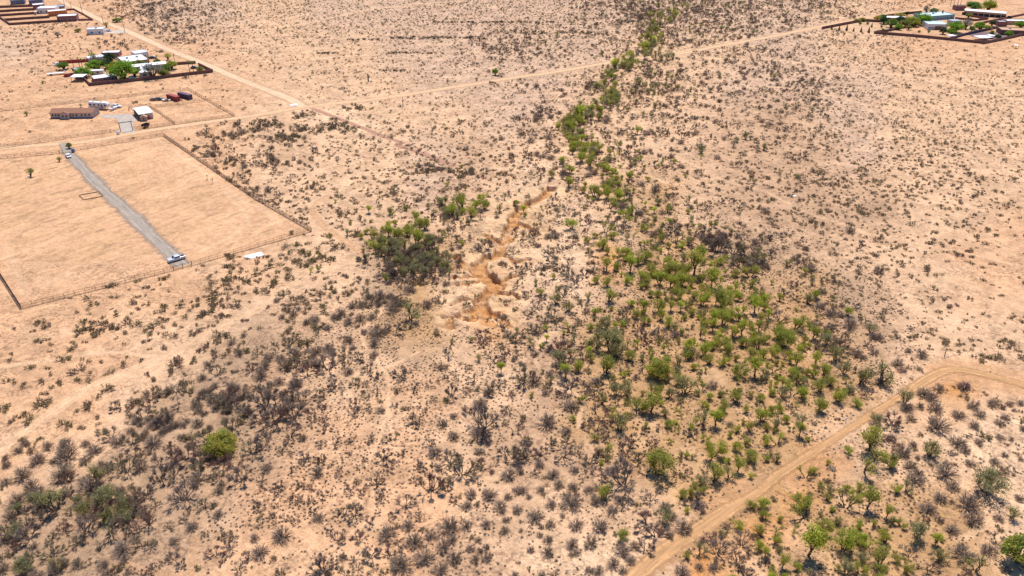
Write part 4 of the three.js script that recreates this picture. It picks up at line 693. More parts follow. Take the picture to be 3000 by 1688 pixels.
// named landmarks from which the plants are told apart
const MARKS = [
  ['the big round palo verde', 0, 3, 2240, 230], ['the brown thicket end', 0, 3, 1150, 1040], ['the sandy diagonal track', 0, 2, 1250, 850], ['the field corner post', 0, 2, 215, 210], ['the pickup gate', 0, 1, 1840, 1250], ['the dotted open flat', 1, 2, 1500, 650], ['the winding footpath', 1, 2, 1330, 1100],
  ['the wide twin dead mesquites', 1, 3, 2060, 420], ['the pale sand patch', 2, 3, 100, 1300], ['the bend of the site road', 2, 3, 1800, 1040], ['the eroded gully mouth', 1, 2, 2200, 230], ['the eroded gully head', 1, 1, 2500, 950], ['the bright twin-crowned mesquite', 2, 2, 1310, 1270], ['the broad yellow-green palo verde', 2, 2, 1480, 900],
  ['the pale dry-grove opening', 2, 2, 680, 1150], ['the dense green grove', 2, 2, 2120, 200], ['the far grove end', 2, 1, 1080, 1120], ['the cut-branch pile', 3, 2, 1970, 1015], ['the white marker stake', 3, 2, 781, 1356], ['the tall green tree pair', 3, 3, 370, 870], ['the dark wash-side tree', 3, 3, 2480, 1330],
  ['the forked half-green mesquite', 3, 3, 2180, 600], ['the round-bush clearing', 3, 3, 1950, 700], ['the curved track loop', 1, 1, 620, 640], ['the small green island', 1, 1, 1530, 940], ['the pale wash bed', 2, 1, 350, 300], ['the grove desert edge', 3, 1, 300, 1250], ['the faint desert track', 3, 1, 1000, 905], ['the dark corner post', 3, 2, 1774, 694],
  ['the wash road crossing', 2, 0, 1200, 595], ['the far wash end', 2, 0, 1650, 60], ['the middle wash trees', 2, 0, 1360, 350], ['the wash bend', 2, 0, 700, 1150], ['the twin-lobed wash clump', 2, 0, 980, 830], ['the wash-side brown scrub', 2, 0, 1330, 880], ['the reddish track', 1, 0, 1200, 1340], ['the junction slab', 1, 0, 380, 1054], ['the lone wash-side tree', 1, 0, 2405, 755], ['the yucca pair', 0, 1, 2110, 380], ['the field fence slab', 0, 1, 2555, 1125],
].map(([n, ...a]) => [n, spot(...a)]);
function describe(kind, size, p) {
  let best = null, d2 = 1e9; for (const m of MARKS) { const q = m[1].distanceToSquared(p); if (q < d2) { d2 = q; best = m; } }
  const dist = Math.sqrt(d2), dx = p.x - best[1].x, dz = p.z - best[1].z, k = KINDS[kind], far = dist < 8 ? 'just' : dist < 20 ? 'some-way' : 'well';
  const side = Math.abs(dz) > Math.abs(dx) * 0.8 ? (dz < 0 ? 'beyond' : 'before') : dx < 0 ? 'field-side of' : 'desert-side of';
  const big = kind === 's' ? (size > 3 ? 'broad' : size > 1.9 ? 'middling' : 'small') : kind === 'f' ? (size > 4 ? 'large' : size > 2.6 ? 'middling' : 'small') : size > 6 ? 'huge' : size > 4.4 ? 'large' : size > 3 ? 'middling' : 'small';
  return [`${big} ${k.says[0]} ${far} ${side} ${best[0]}`, `${big} ${k.says[1]} ${far} ${side} ${best[0]}`];
}
const protos = {}, sets = {};
const turnOf = rngOf(4242);
function plant(kind, p, size, hand = true) {
  const k = KINDS[kind], v = Math.floor(turnOf() * k.shapes.length), mset = Math.floor(turnOf() * k.mats.length), key = kind + v + '/' + mset;
  let o;
  if (!protos[key]) { o = new THREE.Group(); k.parts.forEach((n, i) => part(n, k.shapes[v][i], k.mats[mset][i], o)); protos[key] = o; } else o = protos[key].clone();
  o.name = numbered(k.name); o.position.copy(p); o.rotation.y = turnOf() * 6.28; o.scale.set(size, size * (0.85 + 0.3 * turnOf()), size);
  const [label, group] = describe(kind, size, p); tag(o, label, k.category, group); scene.add(o);
  (sets[group] ??= []).push(o);
  return o;
}
// plants one can pick out, by where they stand: tile, then x, y and width in survey units
const L = [];
const stand = (kind, c, r, ...xyw) => { for (let i = 0; i < xyw.length; i += 3) { const p = spot(c, r, xyw[i], xyw[i + 1]); L.push([kind, p, xyw[i + 2] * unitAt(-p.z) * { b: 1.25, f: 1.25, g: 1.22, y: 1.3 }[kind]]); } };
stand('b', 1, 3, 45, 200, 200, 250, 215, 110, 345, 60, 200, 475, 285, 130, 560, 310, 110, 660, 140, 100, 800, 130, 110, 955, 110, 90, 1165, 95, 110, 1340, 90, 110, 1465, 240, 80, 1305, 290, 140, 1380, 340, 90, 1325, 410, 90, 1050, 385, 80, 1100, 310, 80, 665, 320, 90, 775, 340, 80, 365, 415, 90, 845, 440, 80, 1215, 545, 170, 215, 640, 120, 150, 590, 60, 545, 580, 80, 670, 660, 110, 355, 700, 90, 955, 600, 110, 1075, 640, 100, 1255, 690, 130, 560, 720, 90, 575, 820, 100, 890, 840, 140, 990, 860, 160, 215, 760, 60, 165, 880, 90, 170, 950, 80, 295, 890, 110, 415, 940, 110, 40, 930, 100, 835, 1110, 170, 1030, 1100, 130, 740, 1030, 80, 1500, 760, 200, 1600, 500, 110, 1695, 400, 100, 1755, 140, 130, 1940, 320, 230, 2060, 430, 310, 2280, 370, 190, 1760, 600, 220, 1920, 600, 160, 1985, 710, 100, 2520, 230, 180, 2430, 310, 80, 690, 1420, 260, 995, 1320, 90, 1150, 1270, 180, 1330, 1250, 180, 1440, 1220, 100, 1180, 1390, 120, 1290, 1430, 100, 1030, 1400, 100, 900, 1445, 150, 1370, 860, 70, 1230, 830, 70);
stand('f', 1, 3, 1520, 960, 150, 1930, 970, 240, 1320, 1060, 200, 1690, 1290, 220, 1600, 1130, 200, 1760, 1060, 150, 1880, 1180, 150, 1975, 1100, 130, 1990, 1280, 160, 1855, 1400, 170, 2120, 960, 150, 2310, 940, 120, 2350, 650, 160, 2120, 760, 140, 2160, 640, 130, 2455, 770, 150, 2540, 450, 160, 2500, 1000, 120, 2520, 890, 90, 2230, 740, 70, 2540, 660, 90, 2160, 1180, 100, 2310, 1170, 80, 2200, 1290, 110, 2320, 1270, 120, 2230, 1090, 80, 2250, 1210, 80, 1480, 1390, 250, 870, 1280, 90, 1420, 1350, 170, 2250, 200, 110, 1985, 60, 130, 2250, 20, 190, 1810, 230, 170);
stand('f', 2, 3, 40, 600, 100, 110, 610, 130, 410, 440, 140, 470, 550, 120, 610, 570, 110, 290, 600, 90, 390, 740, 130, 230, 870, 190, 55, 790, 120, 600, 740, 230, 645, 950, 150, 770, 600, 110, 845, 710, 130, 1010, 810, 130, 875, 970, 170, 385, 950, 110, 790, 1130, 160, 360, 1100, 110, 300, 960, 70, 280, 1040, 80, 185, 1190, 90, 350, 1220, 140, 600, 1140, 140, 655, 1220, 90, 600, 1240, 70, 775, 1410, 110, 870, 1400, 120, 1020, 1350, 150, 1110, 1410, 110, 1190, 1310, 120, 510, 850, 70, 90, 1000, 60, 1035, 1040, 60, 1230, 1170, 120, 1610, 870, 110, 1720, 980, 200, 1700, 1449, 200, 1880, 1380, 110, 2030, 1390, 120, 1100, 1220, 160, 280, 340, 120, 80, 410, 100, 620, 400, 110, 170, 660, 80, 300, 1440, 90, 40, 1440, 80);
stand('b', 2, 3, 130, 250, 260, 20, 260, 160, 510, 260, 170, 290, 240, 130, 660, 220, 110, 400, 140, 140, 560, 110, 130, 715, 470, 90, 780, 320, 170, 890, 450, 170, 1120, 540, 380, 1120, 740, 150, 1360, 960, 260, 1450, 1070, 250, 1400, 690, 160, 1150, 220, 200, 1210, 120, 120, 1400, 150, 120, 930, 60, 130, 2060, 1240, 240, 2000, 1100, 170, 2310, 1150, 200, 2260, 1320, 180, 1340, 1190, 160, 240, 430, 100, 1780, 440, 90, 1780, 60, 120, 1850, 740, 200, 2370, 1449, 160, 2550, 1310, 130, 1050, 400, 160, 1280, 300, 150, 1500, 560, 140);
stand('g', 2, 3, 1470, 430, 310, 2020, 260, 230, 2040, 490, 200, 1810, 630, 160, 2260, 200, 130, 2390, 300, 180, 2480, 1020, 130, 2480, 1180, 120, 2540, 1260, 100, 1940, 90, 90, 2550, 290, 80, 2560, 140, 80);
stand('g', 3, 3, 370, 850, 270, 780, 760, 220, 980, 760, 180, 540, 1010, 190, 620, 950, 110, 760, 1180, 240, 870, 1080, 180, 780, 580, 110, 925, 590, 120, 70, 1120, 130, 380, 1240, 260, 1000, 1150, 180, 920, 1400, 150, 1120, 1330, 200, 1140, 1480, 200, 1180, 860, 110, 1340, 940, 120, 970, 390, 290, 820, 220, 110, 1040, 180, 230, 1240, 370, 170, 1290, 620, 120, 1180, 1100, 160, 1300, 1310, 130, 920, 970, 110, 1060, 940, 70, 90, 130, 170, 320, 60, 110, 40, 1370, 60, 130, 1370, 130, 340, 780, 200);
stand('y', 3, 3, 2180, 600, 340, 1500, 1090, 230, 1720, 1290, 150, 1390, 600, 130, 1620, 240, 190, 2450, 870, 140, 2080, 1400, 190, 1040, 160, 150, 1240, 350, 130);
stand('f', 3, 3, 1900, 130, 190, 1980, 200, 110, 1790, 440, 230, 1470, 500, 200, 1850, 570, 150, 1730, 690, 150, 1600, 800, 200, 1990, 760, 260, 2060, 900, 200, 1850, 1000, 150, 1360, 230, 150, 1230, 90, 120, 2030, 330, 110, 2280, 320, 110, 2380, 240, 80, 2330, 60, 90, 2110, 120, 100, 2530, 680, 110, 2220, 1220, 180, 1950, 1260, 240, 1850, 720, 60, 1720, 890, 110, 2450, 80, 60, 2540, 280, 60, 1500, 270, 60, 2320, 880, 120);
stand('b', 3, 3, 1580, 920, 90, 1140, 100, 110, 1300, 200, 140, 1960, 1449, 120, 2300, 1130, 150, 1420, 1250, 130);
stand('g', 2, 2, 1400, 100, 90, 1470, 100, 90, 1690, 110, 170, 1570, 120, 70, 980, 140, 150, 1250, 290, 110, 1480, 240, 140, 1590, 240, 90, 1690, 240, 80, 1770, 240, 80, 1820, 280, 90, 1580, 390, 120, 1340, 370, 120, 1690, 340, 80, 1890, 480, 160, 1910, 180, 160, 2010, 360, 120, 2120, 190, 250, 2120, 380, 170, 2030, 430, 110, 1810, 620, 160, 1940, 680, 140, 2030, 620, 110, 2080, 600, 150, 2180, 660, 130, 2300, 270, 110, 2430, 240, 130, 2500, 330, 130, 2390, 410, 80, 2490, 440, 90, 2340, 600, 140, 2430, 560, 140, 2410, 720, 140, 2540, 560, 120, 2290, 880, 190, 2430, 880, 160, 2130, 760, 110, 2250, 740, 80, 2100, 800, 100, 940, 850, 190, 1260, 610, 110, 1180, 730, 140, 1470, 1100, 130, 1260, 1260, 210, 1380, 1260, 190, 1900, 1040, 110, 2260, 1160, 160, 1920, 1220, 120, 1990, 1130, 90, 2130, 1260, 140, 2060, 1400, 140, 1790, 1430, 150, 1700, 1290, 90, 1570, 1410, 110, 2510, 1340, 180, 2390, 1449, 110, 1130, 900, 90, 2030, 290, 120, 2190, 300, 150, 2270, 340, 110, 1960, 370, 120, 2210, 120, 150, 1960, 90, 140, 2050, 140, 150, 2520, 720, 130, 2470, 620, 130, 2220, 500, 130, 2320, 480, 130, 2230, 40, 130);
stand('y', 2, 2, 990, 640, 270, 1050, 690, 180, 780, 620, 150, 1730, 1060, 210, 1150, 1080, 180, 1040, 1070, 140, 940, 420, 150, 890, 400, 120, 1540, 1290, 100, 1010, 560, 190, 860, 600, 150, 500, 760, 170, 1910, 1380, 150, 1090, 1430, 190, 570, 230, 110, 1410, 1060, 110, 1590, 1100, 110);
stand('b', 2, 2, 330, 370, 130, 440, 370, 160, 100, 70, 90, 170, 80, 80, 310, 110, 90, 500, 110, 150, 160, 280, 130, 210, 440, 110, 75, 530, 150, 600, 460, 110, 650, 370, 70, 690, 370, 90, 500, 800, 220, 470, 640, 180, 120, 930, 230, 580, 1010, 220, 460, 1090, 100, 740, 1040, 130, 850, 1000, 150, 720, 600, 80, 40, 700, 120, 1010, 1000, 100, 1060, 1190, 130, 940, 1110, 100, 890, 1340, 230, 1340, 1449, 100, 1470, 1420, 80, 610, 300, 90, 240, 200, 120, 1310, 820, 100, 60, 1430, 120, 770, 1380, 130, 2130, 1070, 80, 820, 1100, 140, 1360, 570, 100, 700, 960, 90, 510, 1180, 70, 560, 1110, 60, 30, 560, 130, 480, 560, 120, 530, 620, 120);
stand('f', 2, 2, 380, 890, 110, 340, 1370, 220, 600, 1200, 170, 1640, 490, 120, 750, 250, 90, 250, 460, 130, 1250, 910, 90, 540, 1449, 120, 2010, 1000, 130, 430, 690, 130, 380, 640, 120, 230, 680, 90, 840, 960, 140, 900, 480, 110, 220, 950, 170, 1090, 1360, 120);
stand('b', 1, 2, 330, 610, 130, 730, 830, 230, 510, 890, 180, 1035, 720, 130, 890, 700, 150, 1130, 850, 120, 1200, 910, 100, 800, 990, 130, 460, 1140, 220, 640, 1100, 130, 740, 1050, 100, 1590, 1030, 110, 1700, 1000, 70, 1770, 1010, 60, 1970, 1100, 140, 2110, 1070, 110, 1830, 950, 50, 1910, 910, 70, 2000, 870, 70, 2030, 940, 60, 2140, 820, 110, 2190, 940, 100, 1610, 810, 60, 1550, 850, 50, 2320, 1050, 170, 2450, 980, 130, 1000, 1270, 130, 1120, 1220, 100, 980, 1170, 90, 560, 1350, 110, 710, 1430, 120, 680, 1360, 80, 1600, 1370, 150, 2280, 1420, 340, 870, 1060, 70, 1070, 1080, 80, 1220, 1070, 80, 1120, 1110, 90, 1780, 1140, 80, 1400, 1200, 70, 1920, 680, 120, 2260, 570, 150, 2500, 700, 170, 2430, 500, 50, 2460, 390, 150, 1860, 150, 110, 1790, 140, 80, 1960, 160, 50, 2190, 130, 80, 1400, 440, 170, 2130, 420, 40, 2430, 580, 40, 1640, 1230, 50, 1700, 1240, 60, 250, 1260, 300, 100, 1180, 250, 380, 1300, 230, 150, 990, 90, 200, 1360, 260, 60, 1330, 200, 2120, 1250, 110, 2520, 1240, 110, 2400, 760, 110, 2330, 680, 80);
stand('f', 1, 2, 930, 860, 120, 225, 960, 140, 2340, 1060, 130, 2250, 1180, 170, 1380, 230, 170, 1220, 480, 200, 1320, 420, 110, 1090, 450, 90, 970, 190, 120, 1240, 110, 150, 940, 360, 130, 1050, 330, 120, 1170, 310, 110, 840, 280, 150, 790, 310, 110, 730, 410, 90, 920, 540, 130, 610, 650, 140, 720, 620, 120, 390, 700, 190, 1870, 1390, 110, 1990, 1300, 90, 2530, 490, 110, 1540, 40, 140, 130, 720, 130, 290, 800, 170, 60, 900, 170, 250, 720, 120, 120, 1070, 130);
stand('y', 1, 2, 1560, 320, 190);
stand('b', 0, 3, 2440, 500, 210, 1870, 690, 300, 1500, 940, 200, 2060, 770, 170, 1700, 980, 100, 2170, 1240, 150, 2320, 1190, 140, 1760, 1290, 160, 1840, 1360, 110, 1540, 1380, 110, 1635, 1340, 80, 2400, 1400, 150, 2500, 1280, 100, 1390, 1170, 100, 2060, 1050, 80, 450, 890, 180, 310, 890, 150, 300, 1080, 230, 780, 1130, 150, 870, 1010, 250, 1120, 1040, 300, 1370, 980, 130, 570, 1430, 250, 700, 500, 180, 1280, 400, 250, 1360, 640, 130, 700, 650, 120, 1890, 290, 200, 1760, 450, 200, 1710, 170, 120, 1330, 130, 170, 2010, 420, 170, 2370, 380, 170, 2540, 220, 170, 1200, 320, 150, 1600, 330, 180, 1480, 640, 150, 2250, 330, 160, 2100, 340, 160, 1350, 250, 160, 1620, 500, 170, 1050, 820, 200, 240, 1400, 260, 150, 1180, 150, 650, 1000, 170, 900, 1330, 110);
stand('f', 0, 3, 1940, 970, 140, 1210, 600, 130, 910, 590, 300, 640, 450, 250, 380, 640, 170, 330, 580, 180, 230, 460, 200, 180, 730, 200, 380, 310, 170, 680, 270, 230, 950, 210, 160, 1020, 350, 110, 860, 300, 130, 540, 300, 90, 480, 160, 120, 860, 130, 110, 650, 110, 100, 2230, 550, 110, 1180, 120, 160, 1550, 130, 200, 70, 340, 100, 250, 130, 100, 180, 200, 90, 60, 270, 90, 90, 870, 140, 50, 1120, 150, 640, 640, 150, 800, 760, 130, 1420, 380, 160, 2200, 620, 120, 30, 1400, 150);
stand('y', 0, 3, 1090, 900, 150, 560, 790, 240, 560, 1380, 160, 250, 1420, 200, 1000, 780, 230, 980, 500, 170);
stand('g', 3, 2, 280, 410, 180, 150, 600, 230, 360, 630, 100, 380, 880, 90, 470, 760, 110, 440, 510, 110, 245, 1090, 170, 340, 1110, 140, 515, 1250, 170, 620, 990, 130, 710, 1150, 160, 900, 1200, 120, 140, 1010, 90, 40, 990, 100, 40, 1080, 100, 800, 970, 110, 220, 730, 130, 460, 910, 100, 100, 520, 180, 40, 700, 150, 270, 800, 140, 300, 960, 140, 230, 900, 130, 520, 1050, 150, 560, 870, 120, 60, 850, 130, 420, 1000, 120);
stand('y', 3, 2, 1140, 960, 200, 590, 570, 170, 760, 870, 130, 670, 730, 150, 820, 1060, 110, 1090, 1370, 140, 940, 960, 190, 400, 150, 110, 1030, 450, 130, 1370, 1170, 150);
stand('b', 3, 2, 730, 630, 180, 890, 860, 90, 1000, 1100, 120, 150, 80, 100, 260, 110, 100, 110, 340, 140, 1240, 1390, 170, 1300, 1420, 110, 700, 560, 150, 620, 640, 120);
stand('f', 3, 2, 1140, 970, 150, 880, 670, 130, 960, 710, 90, 470, 390, 90, 820, 390, 170, 1070, 660, 100, 520, 190, 110, 630, 270, 130, 720, 280, 90, 1060, 510, 110, 1120, 500, 110, 1540, 690, 140, 1710, 1030, 130, 1570, 1080, 150, 1650, 1130, 140, 1680, 1240, 170, 1390, 1230, 150, 1520, 1210, 100, 1430, 1340, 110, 1700, 1420, 230, 1910, 1300, 140, 2060, 1200, 130, 2130, 1290, 130, 2060, 1400, 110, 2260, 1190, 110, 2350, 1200, 90, 2430, 1170, 90, 2530, 1160, 90, 2480, 1230, 60, 2390, 1310, 100, 2330, 1370, 120, 2560, 1420, 90, 1300, 780, 130, 1410, 640, 90);
stand('g', 2, 1, 910, 1060, 150, 1080, 1120, 110, 1150, 1130, 130, 1330, 1180, 160, 1270, 1220, 110, 1370, 1250, 80, 920, 1200, 80, 950, 1270, 110, 1055, 1270, 100, 1190, 1300, 130, 1510, 1210, 120, 1620, 1340, 200, 1720, 1350, 150, 1830, 1330, 200, 1300, 1390, 130, 1360, 1420, 100, 1480, 1420, 150, 1600, 1449, 200, 1700, 1430, 150, 1800, 1430, 150, 1900, 1400, 130, 2000, 1420, 150, 2030, 1340, 110, 2080, 1440, 130, 835, 940, 80, 770, 990, 90, 940, 900, 130, 600, 850, 150, 960, 1110, 80, 1210, 1140, 60, 850, 1410, 100, 960, 1440, 110, 1350, 870, 120, 1130, 800, 150, 985, 660, 150, 960, 550, 130, 820, 530, 130, 710, 490, 90, 870, 550, 90, 700, 180, 110, 570, 430, 100, 590, 290, 100, 410, 340, 90, 515, 190, 90, 640, 60, 140, 730, 120, 100, 870, 60, 130, 790, 230, 130, 120, 640, 70, 130, 730, 60, 40, 610, 80, 2400, 1340, 170, 1720, 1050, 120, 1890, 1110, 120, 1070, 570, 110, 2110, 1220, 130, 1010, 960, 110, 1600, 1230, 140, 1400, 1300, 120, 1450, 1340, 120, 1150, 1400, 130, 1560, 1290, 130);
stand('b', 2, 1, 370, 1110, 150, 410, 1200, 130, 560, 1220, 110, 490, 1310, 100, 780, 1120, 90, 590, 1040, 60, 640, 980, 60, 480, 1090, 70, 220, 960, 120, 150, 920, 90, 90, 990, 70, 50, 920, 120, 640, 1410, 160, 560, 1350, 130, 730, 1330, 110, 40, 1290, 110, 60, 1430, 100, 210, 1330, 50, 340, 1420, 60, 1890, 1020, 200, 1640, 990, 180, 2050, 1090, 220, 2220, 1110, 180, 2350, 1130, 150, 1600, 890, 170, 1230, 760, 110, 1340, 800, 100, 2280, 1240, 180, 2460, 1250, 200, 2200, 1210, 90, 290, 300, 90, 220, 320, 100, 380, 60, 120, 160, 150, 110, 20, 1100, 100, 460, 740, 70, 550, 700, 70, 260, 740, 80);
stand('f', 2, 1, 930, 420, 100, 1050, 640, 110, 1130, 640, 90, 2080, 910, 120, 2270, 940, 90, 2450, 1010, 110, 1480, 880, 90, 2540, 1240, 120, 760, 330, 90, 820, 310, 100, 2430, 1130, 110);
stand('g', 1, 1, 1110, 915, 70, 1300, 880, 90, 1340, 940, 120, 1420, 970, 120, 1530, 950, 190, 1620, 1020, 160, 1060, 960, 70, 1270, 980, 90, 1640, 850, 130, 2070, 650, 170, 2200, 650, 120, 2300, 650, 120, 2160, 740, 160, 1980, 710, 130, 1600, 810, 100, 1700, 860, 120, 1560, 880, 120, 1340, 860, 80, 1140, 1040, 100, 1190, 1090, 90, 2280, 560, 110, 1500, 1060, 120);
// single trees with a look of their own
function domeTree(seed, { clumps = 46, leaves = 60, squash = 0.75, low = -0.25, size = 0.055, lift = 0.45, trunk = 0.05, hollow = 0.55 } = {}) {
  const r = rngOf(seed), wood = new Twigs(), leaf = new Twigs();
  for (let k = 0; k < clumps; k++) {
    const a = r() * 6.28, y = low + (1 - low) * r(), q = Math.sqrt(Math.max(0, 1 - y * y)), rad = (hollow + (1 - hollow) * r()) * 0.5 * (0.86 + 0.3 * noise(a * 1.6 + seed, y * 3)), c = V(Math.cos(a) * q * rad, lift + y * rad * squash, Math.sin(a) * q * rad), tone = 0.62 + 0.7 * r(), tint = 0.3 * (r() - 0.35);
    const m = V(c.x * 0.35, lift * 0.55, c.z * 0.35);
    wood.shoot(V(c.x * 0.05, -0.02, c.z * 0.05), m, trunk * 0.5, trunk * 0.3, 4, 1); wood.shoot(m, c, trunk * 0.28, trunk * 0.1, 3, 1);
    for (let i = 0; i < leaves; i++) { const g = () => (r() + r() + r() - 1.5) * 0.15; leaf.leaf(V(c.x + g(), c.y + g() * 0.8, c.z + g()), size, r, tone * (0.75 + 0.5 * r()), tint); }
  }
  return unit(wood.geometry(), leaf.geometry());
}
const domes = many(5, (i) => domeTree(900 + i, { squash: 0.7 + 0.1 * (i % 3), low: -0.3 - 0.1 * (i % 2) })), lowDomes = many(2, (i) => domeTree(950 + i, { clumps: 70, leaves: 80, lift: 0.3, low: -0.35, squash: 0.85, size: 0.042, hollow: 0.7 })), airyDomes = many(3, (i) => domeTree(970 + i, { clumps: 34, leaves: 26, lift: 0.5, size: 0.05, hollow: 0.4 }));
const LEAF = { green: leafy(0.16, 0.28, 0.04), bright: leafy(0.24, 0.40, 0.035), lime: leafy(0.38, 0.41, 0.05), dark: leafy(0.07, 0.115, 0.045), yellow: leafy(0.45, 0.38, 0.05), olive: leafy(0.30, 0.32, 0.07), grey: leafy(0.22, 0.225, 0.19), verde: leafy(0.44, 0.42, 0.075), wash: leafy(0.33, 0.36, 0.06) };
function tree(name, label, shape, leafMat, p, size, { tall = 1, group, category = 'tree' } = {}) {
  const o = new THREE.Group(); o.name = numbered(name); part('trunk', shape[0], barkDark, o); part('crown', shape[1], leafMat, o);
  o.position.copy(p); o.rotation.y = turnOf() * 6.28; o.scale.set(size, size * tall, size); scene.add(o); return tag(o, label, category, group);
}
const at = (c, r, X, Y, w) => { const p = spot(c, r, X, Y); return [p, w * unitAt(-p.z)]; };
{
  const big = (name, label, shape, m, [p, s], more) => { const o = tree(name, label, shape, m, p, s, more); L.push(['-', p, s * 0.8]); return o; };
  big('palo_verde', 'big round yellow-green palo verde alone in the brown thicket', lowDomes[0], LEAF.verde, at(0, 3, 2235, 200, 380), { tall: 0.95 });
  big('palo_verde', 'broad yellow-green palo verde between the dry trees and the green grove', lowDomes[1], LEAF.verde, at(2, 2, 1480, 890, 320));
  big('mesquite_tree', 'large dark green tree at the sandy wash, cut by the edge of the view', domes[0], LEAF.wash, at(3, 3, 2500, 1310, 460), { tall: 1.05 });
  big('palo_verde', 'small yellow palo verde under the bare trees of the brown thicket', lowDomes[1], LEAF.lime, at(0, 3, 1090, 900, 130));
  big('mesquite_tree', 'lone pale-crowned tree leaning on the bare field', airyDomes[0], LEAF.olive, at(0, 1, 310, 330, 105), { tall: 1.3 });
  big('desert_bush', 'small olive bush beside the car on the gravel driveway', airyDomes[1], LEAF.olive, at(0, 1, 597, 178, 62), { category: 'bush' });
  big('mesquite_tree', 'small green tree outside the roadside gate of the bare field', domes[1], LEAF.olive, at(0, 1, 695, 44, 70), { tall: 1.1 });
  big('mesquite_tree', 'single small green tree on the pale ground before the wash trees', domes[2], LEAF.bright, at(1, 0, 2405, 755, 75), { tall: 1.2 });
  big('desert_bush', 'spiny dark brush heap inside the field fence corner', airyDomes[2], LEAF.dark, at(1, 1, 360, 905, 75), { category: 'bush', tall: 0.7 });
}
{ // trees of the tree-filled compound
  const A = (label, s, m, X, Y, w, o) => tree('garden_tree', label, s, m, ...at(0, 0, X, Y, w * 1.22), o);
  A('round green tree in front of the bright red compound wall', domes[0], LEAF.green, 645, 700, 105, { tall: 0.9 });
  A('bushy green tree behind the white box trailer of the compound', domes[1], LEAF.bright, 985, 708, 190, { tall: 0.6 });
  A('low green tree beside the open-sided shelter, inside the compound wall', domes[2], LEAF.bright, 850, 778, 150, { tall: 0.75 });
  A('tallest bright green tree at the middle of the compound', domes[3], LEAF.bright, 1250, 800, 250, { tall: 0.85 });
  A('pale green tree behind the tallest compound tree', domes[4], LEAF.lime, 1175, 745, 140, { tall: 0.95 });
  A('bright green tree between the tallest tree and the grey workshop', domes[0], LEAF.bright, 1355, 768, 110, { tall: 0.9 });
  A('dark green tree beside the front corner of the large tan house', domes[1], LEAF.dark, 1125, 645, 115, { tall: 1.1 });
  A('second dark green tree in the shade court of the compound', domes[2], LEAF.dark, 1075, 690, 105);
  A('blue-grey airy tree beside the white-roofed outbuilding', airyDomes[0], LEAF.grey, 985, 640, 130, { tall: 0.8 });
  A('small yellow-green tree behind the white-roofed outbuilding', airyDomes[1], LEAF.lime, 935, 590, 80, { tall: 0.7 });
  A('large grey leafless-looking tree in front of the low white-roofed house', airyDomes[2], LEAF.grey, 1545, 795, 200, { tall: 0.9 });
  A('olive tree beside the large grey tree at the compound wall', domes[3], LEAF.olive, 1645, 775, 110, { tall: 0.9 });
  A('dark green tree at the end of the low white-roofed house', domes[4], LEAF.green, 1675, 735, 90);
  A('yellow-green palo verde with bare trunk at the compound yard entrance', domes[0], LEAF.lime, 1728, 700, 115, { tall: 0.9 });
  A('small yellow-green tree beyond the large tan house by the road', airyDomes[1], LEAF.lime, 1690, 605, 70, { tall: 1 });
  A('small green tree in the sandy yard corner of the compound', domes[1], LEAF.olive, 2010, 725, 75, { tall: 0.8 });
  A('olive tree against the front of the large tan house', domes[2], LEAF.olive, 1400, 668, 120, { tall: 0.6 });
  A('small green tree against the corner of the large tan house', domes[3], LEAF.green, 1300, 680, 90, { tall: 0.8 });
  A('small dark tree next to the spreading palm', domes[4], LEAF.green, 1582, 650, 60);
  A('yellow bush by the track loop outside the compound', airyDomes[0], LEAF.olive, 428, 840, 50, { tall: 0.7 });
  A('bushy yellow-green shrub beside the detached white house', domes[3], LEAF.olive, 785, 322, 65, { tall: 0.6 });
  A('bare pale tree in the yard before the detached white house', airyDomes[1], LEAF.grey, 582, 375, 55, { tall: 1 });
  A('pale yellow tree behind the detached white house', airyDomes[2], LEAF.yellow, 1072, 275, 60, { tall: 1 });
  A('pair-standing green tree behind the manufactured home', airyDomes[0], LEAF.olive, 818, 1078, 34, { tall: 1.2 });
  A('small thin tree at the open end of the manufactured home yard', airyDomes[1], LEAF.olive, 270, 1165, 46, { tall: 1 });
  A('low green bush across the road from the detached white house', domes[0], LEAF.green, 1175, 222, 90, { tall: 0.5 });
}
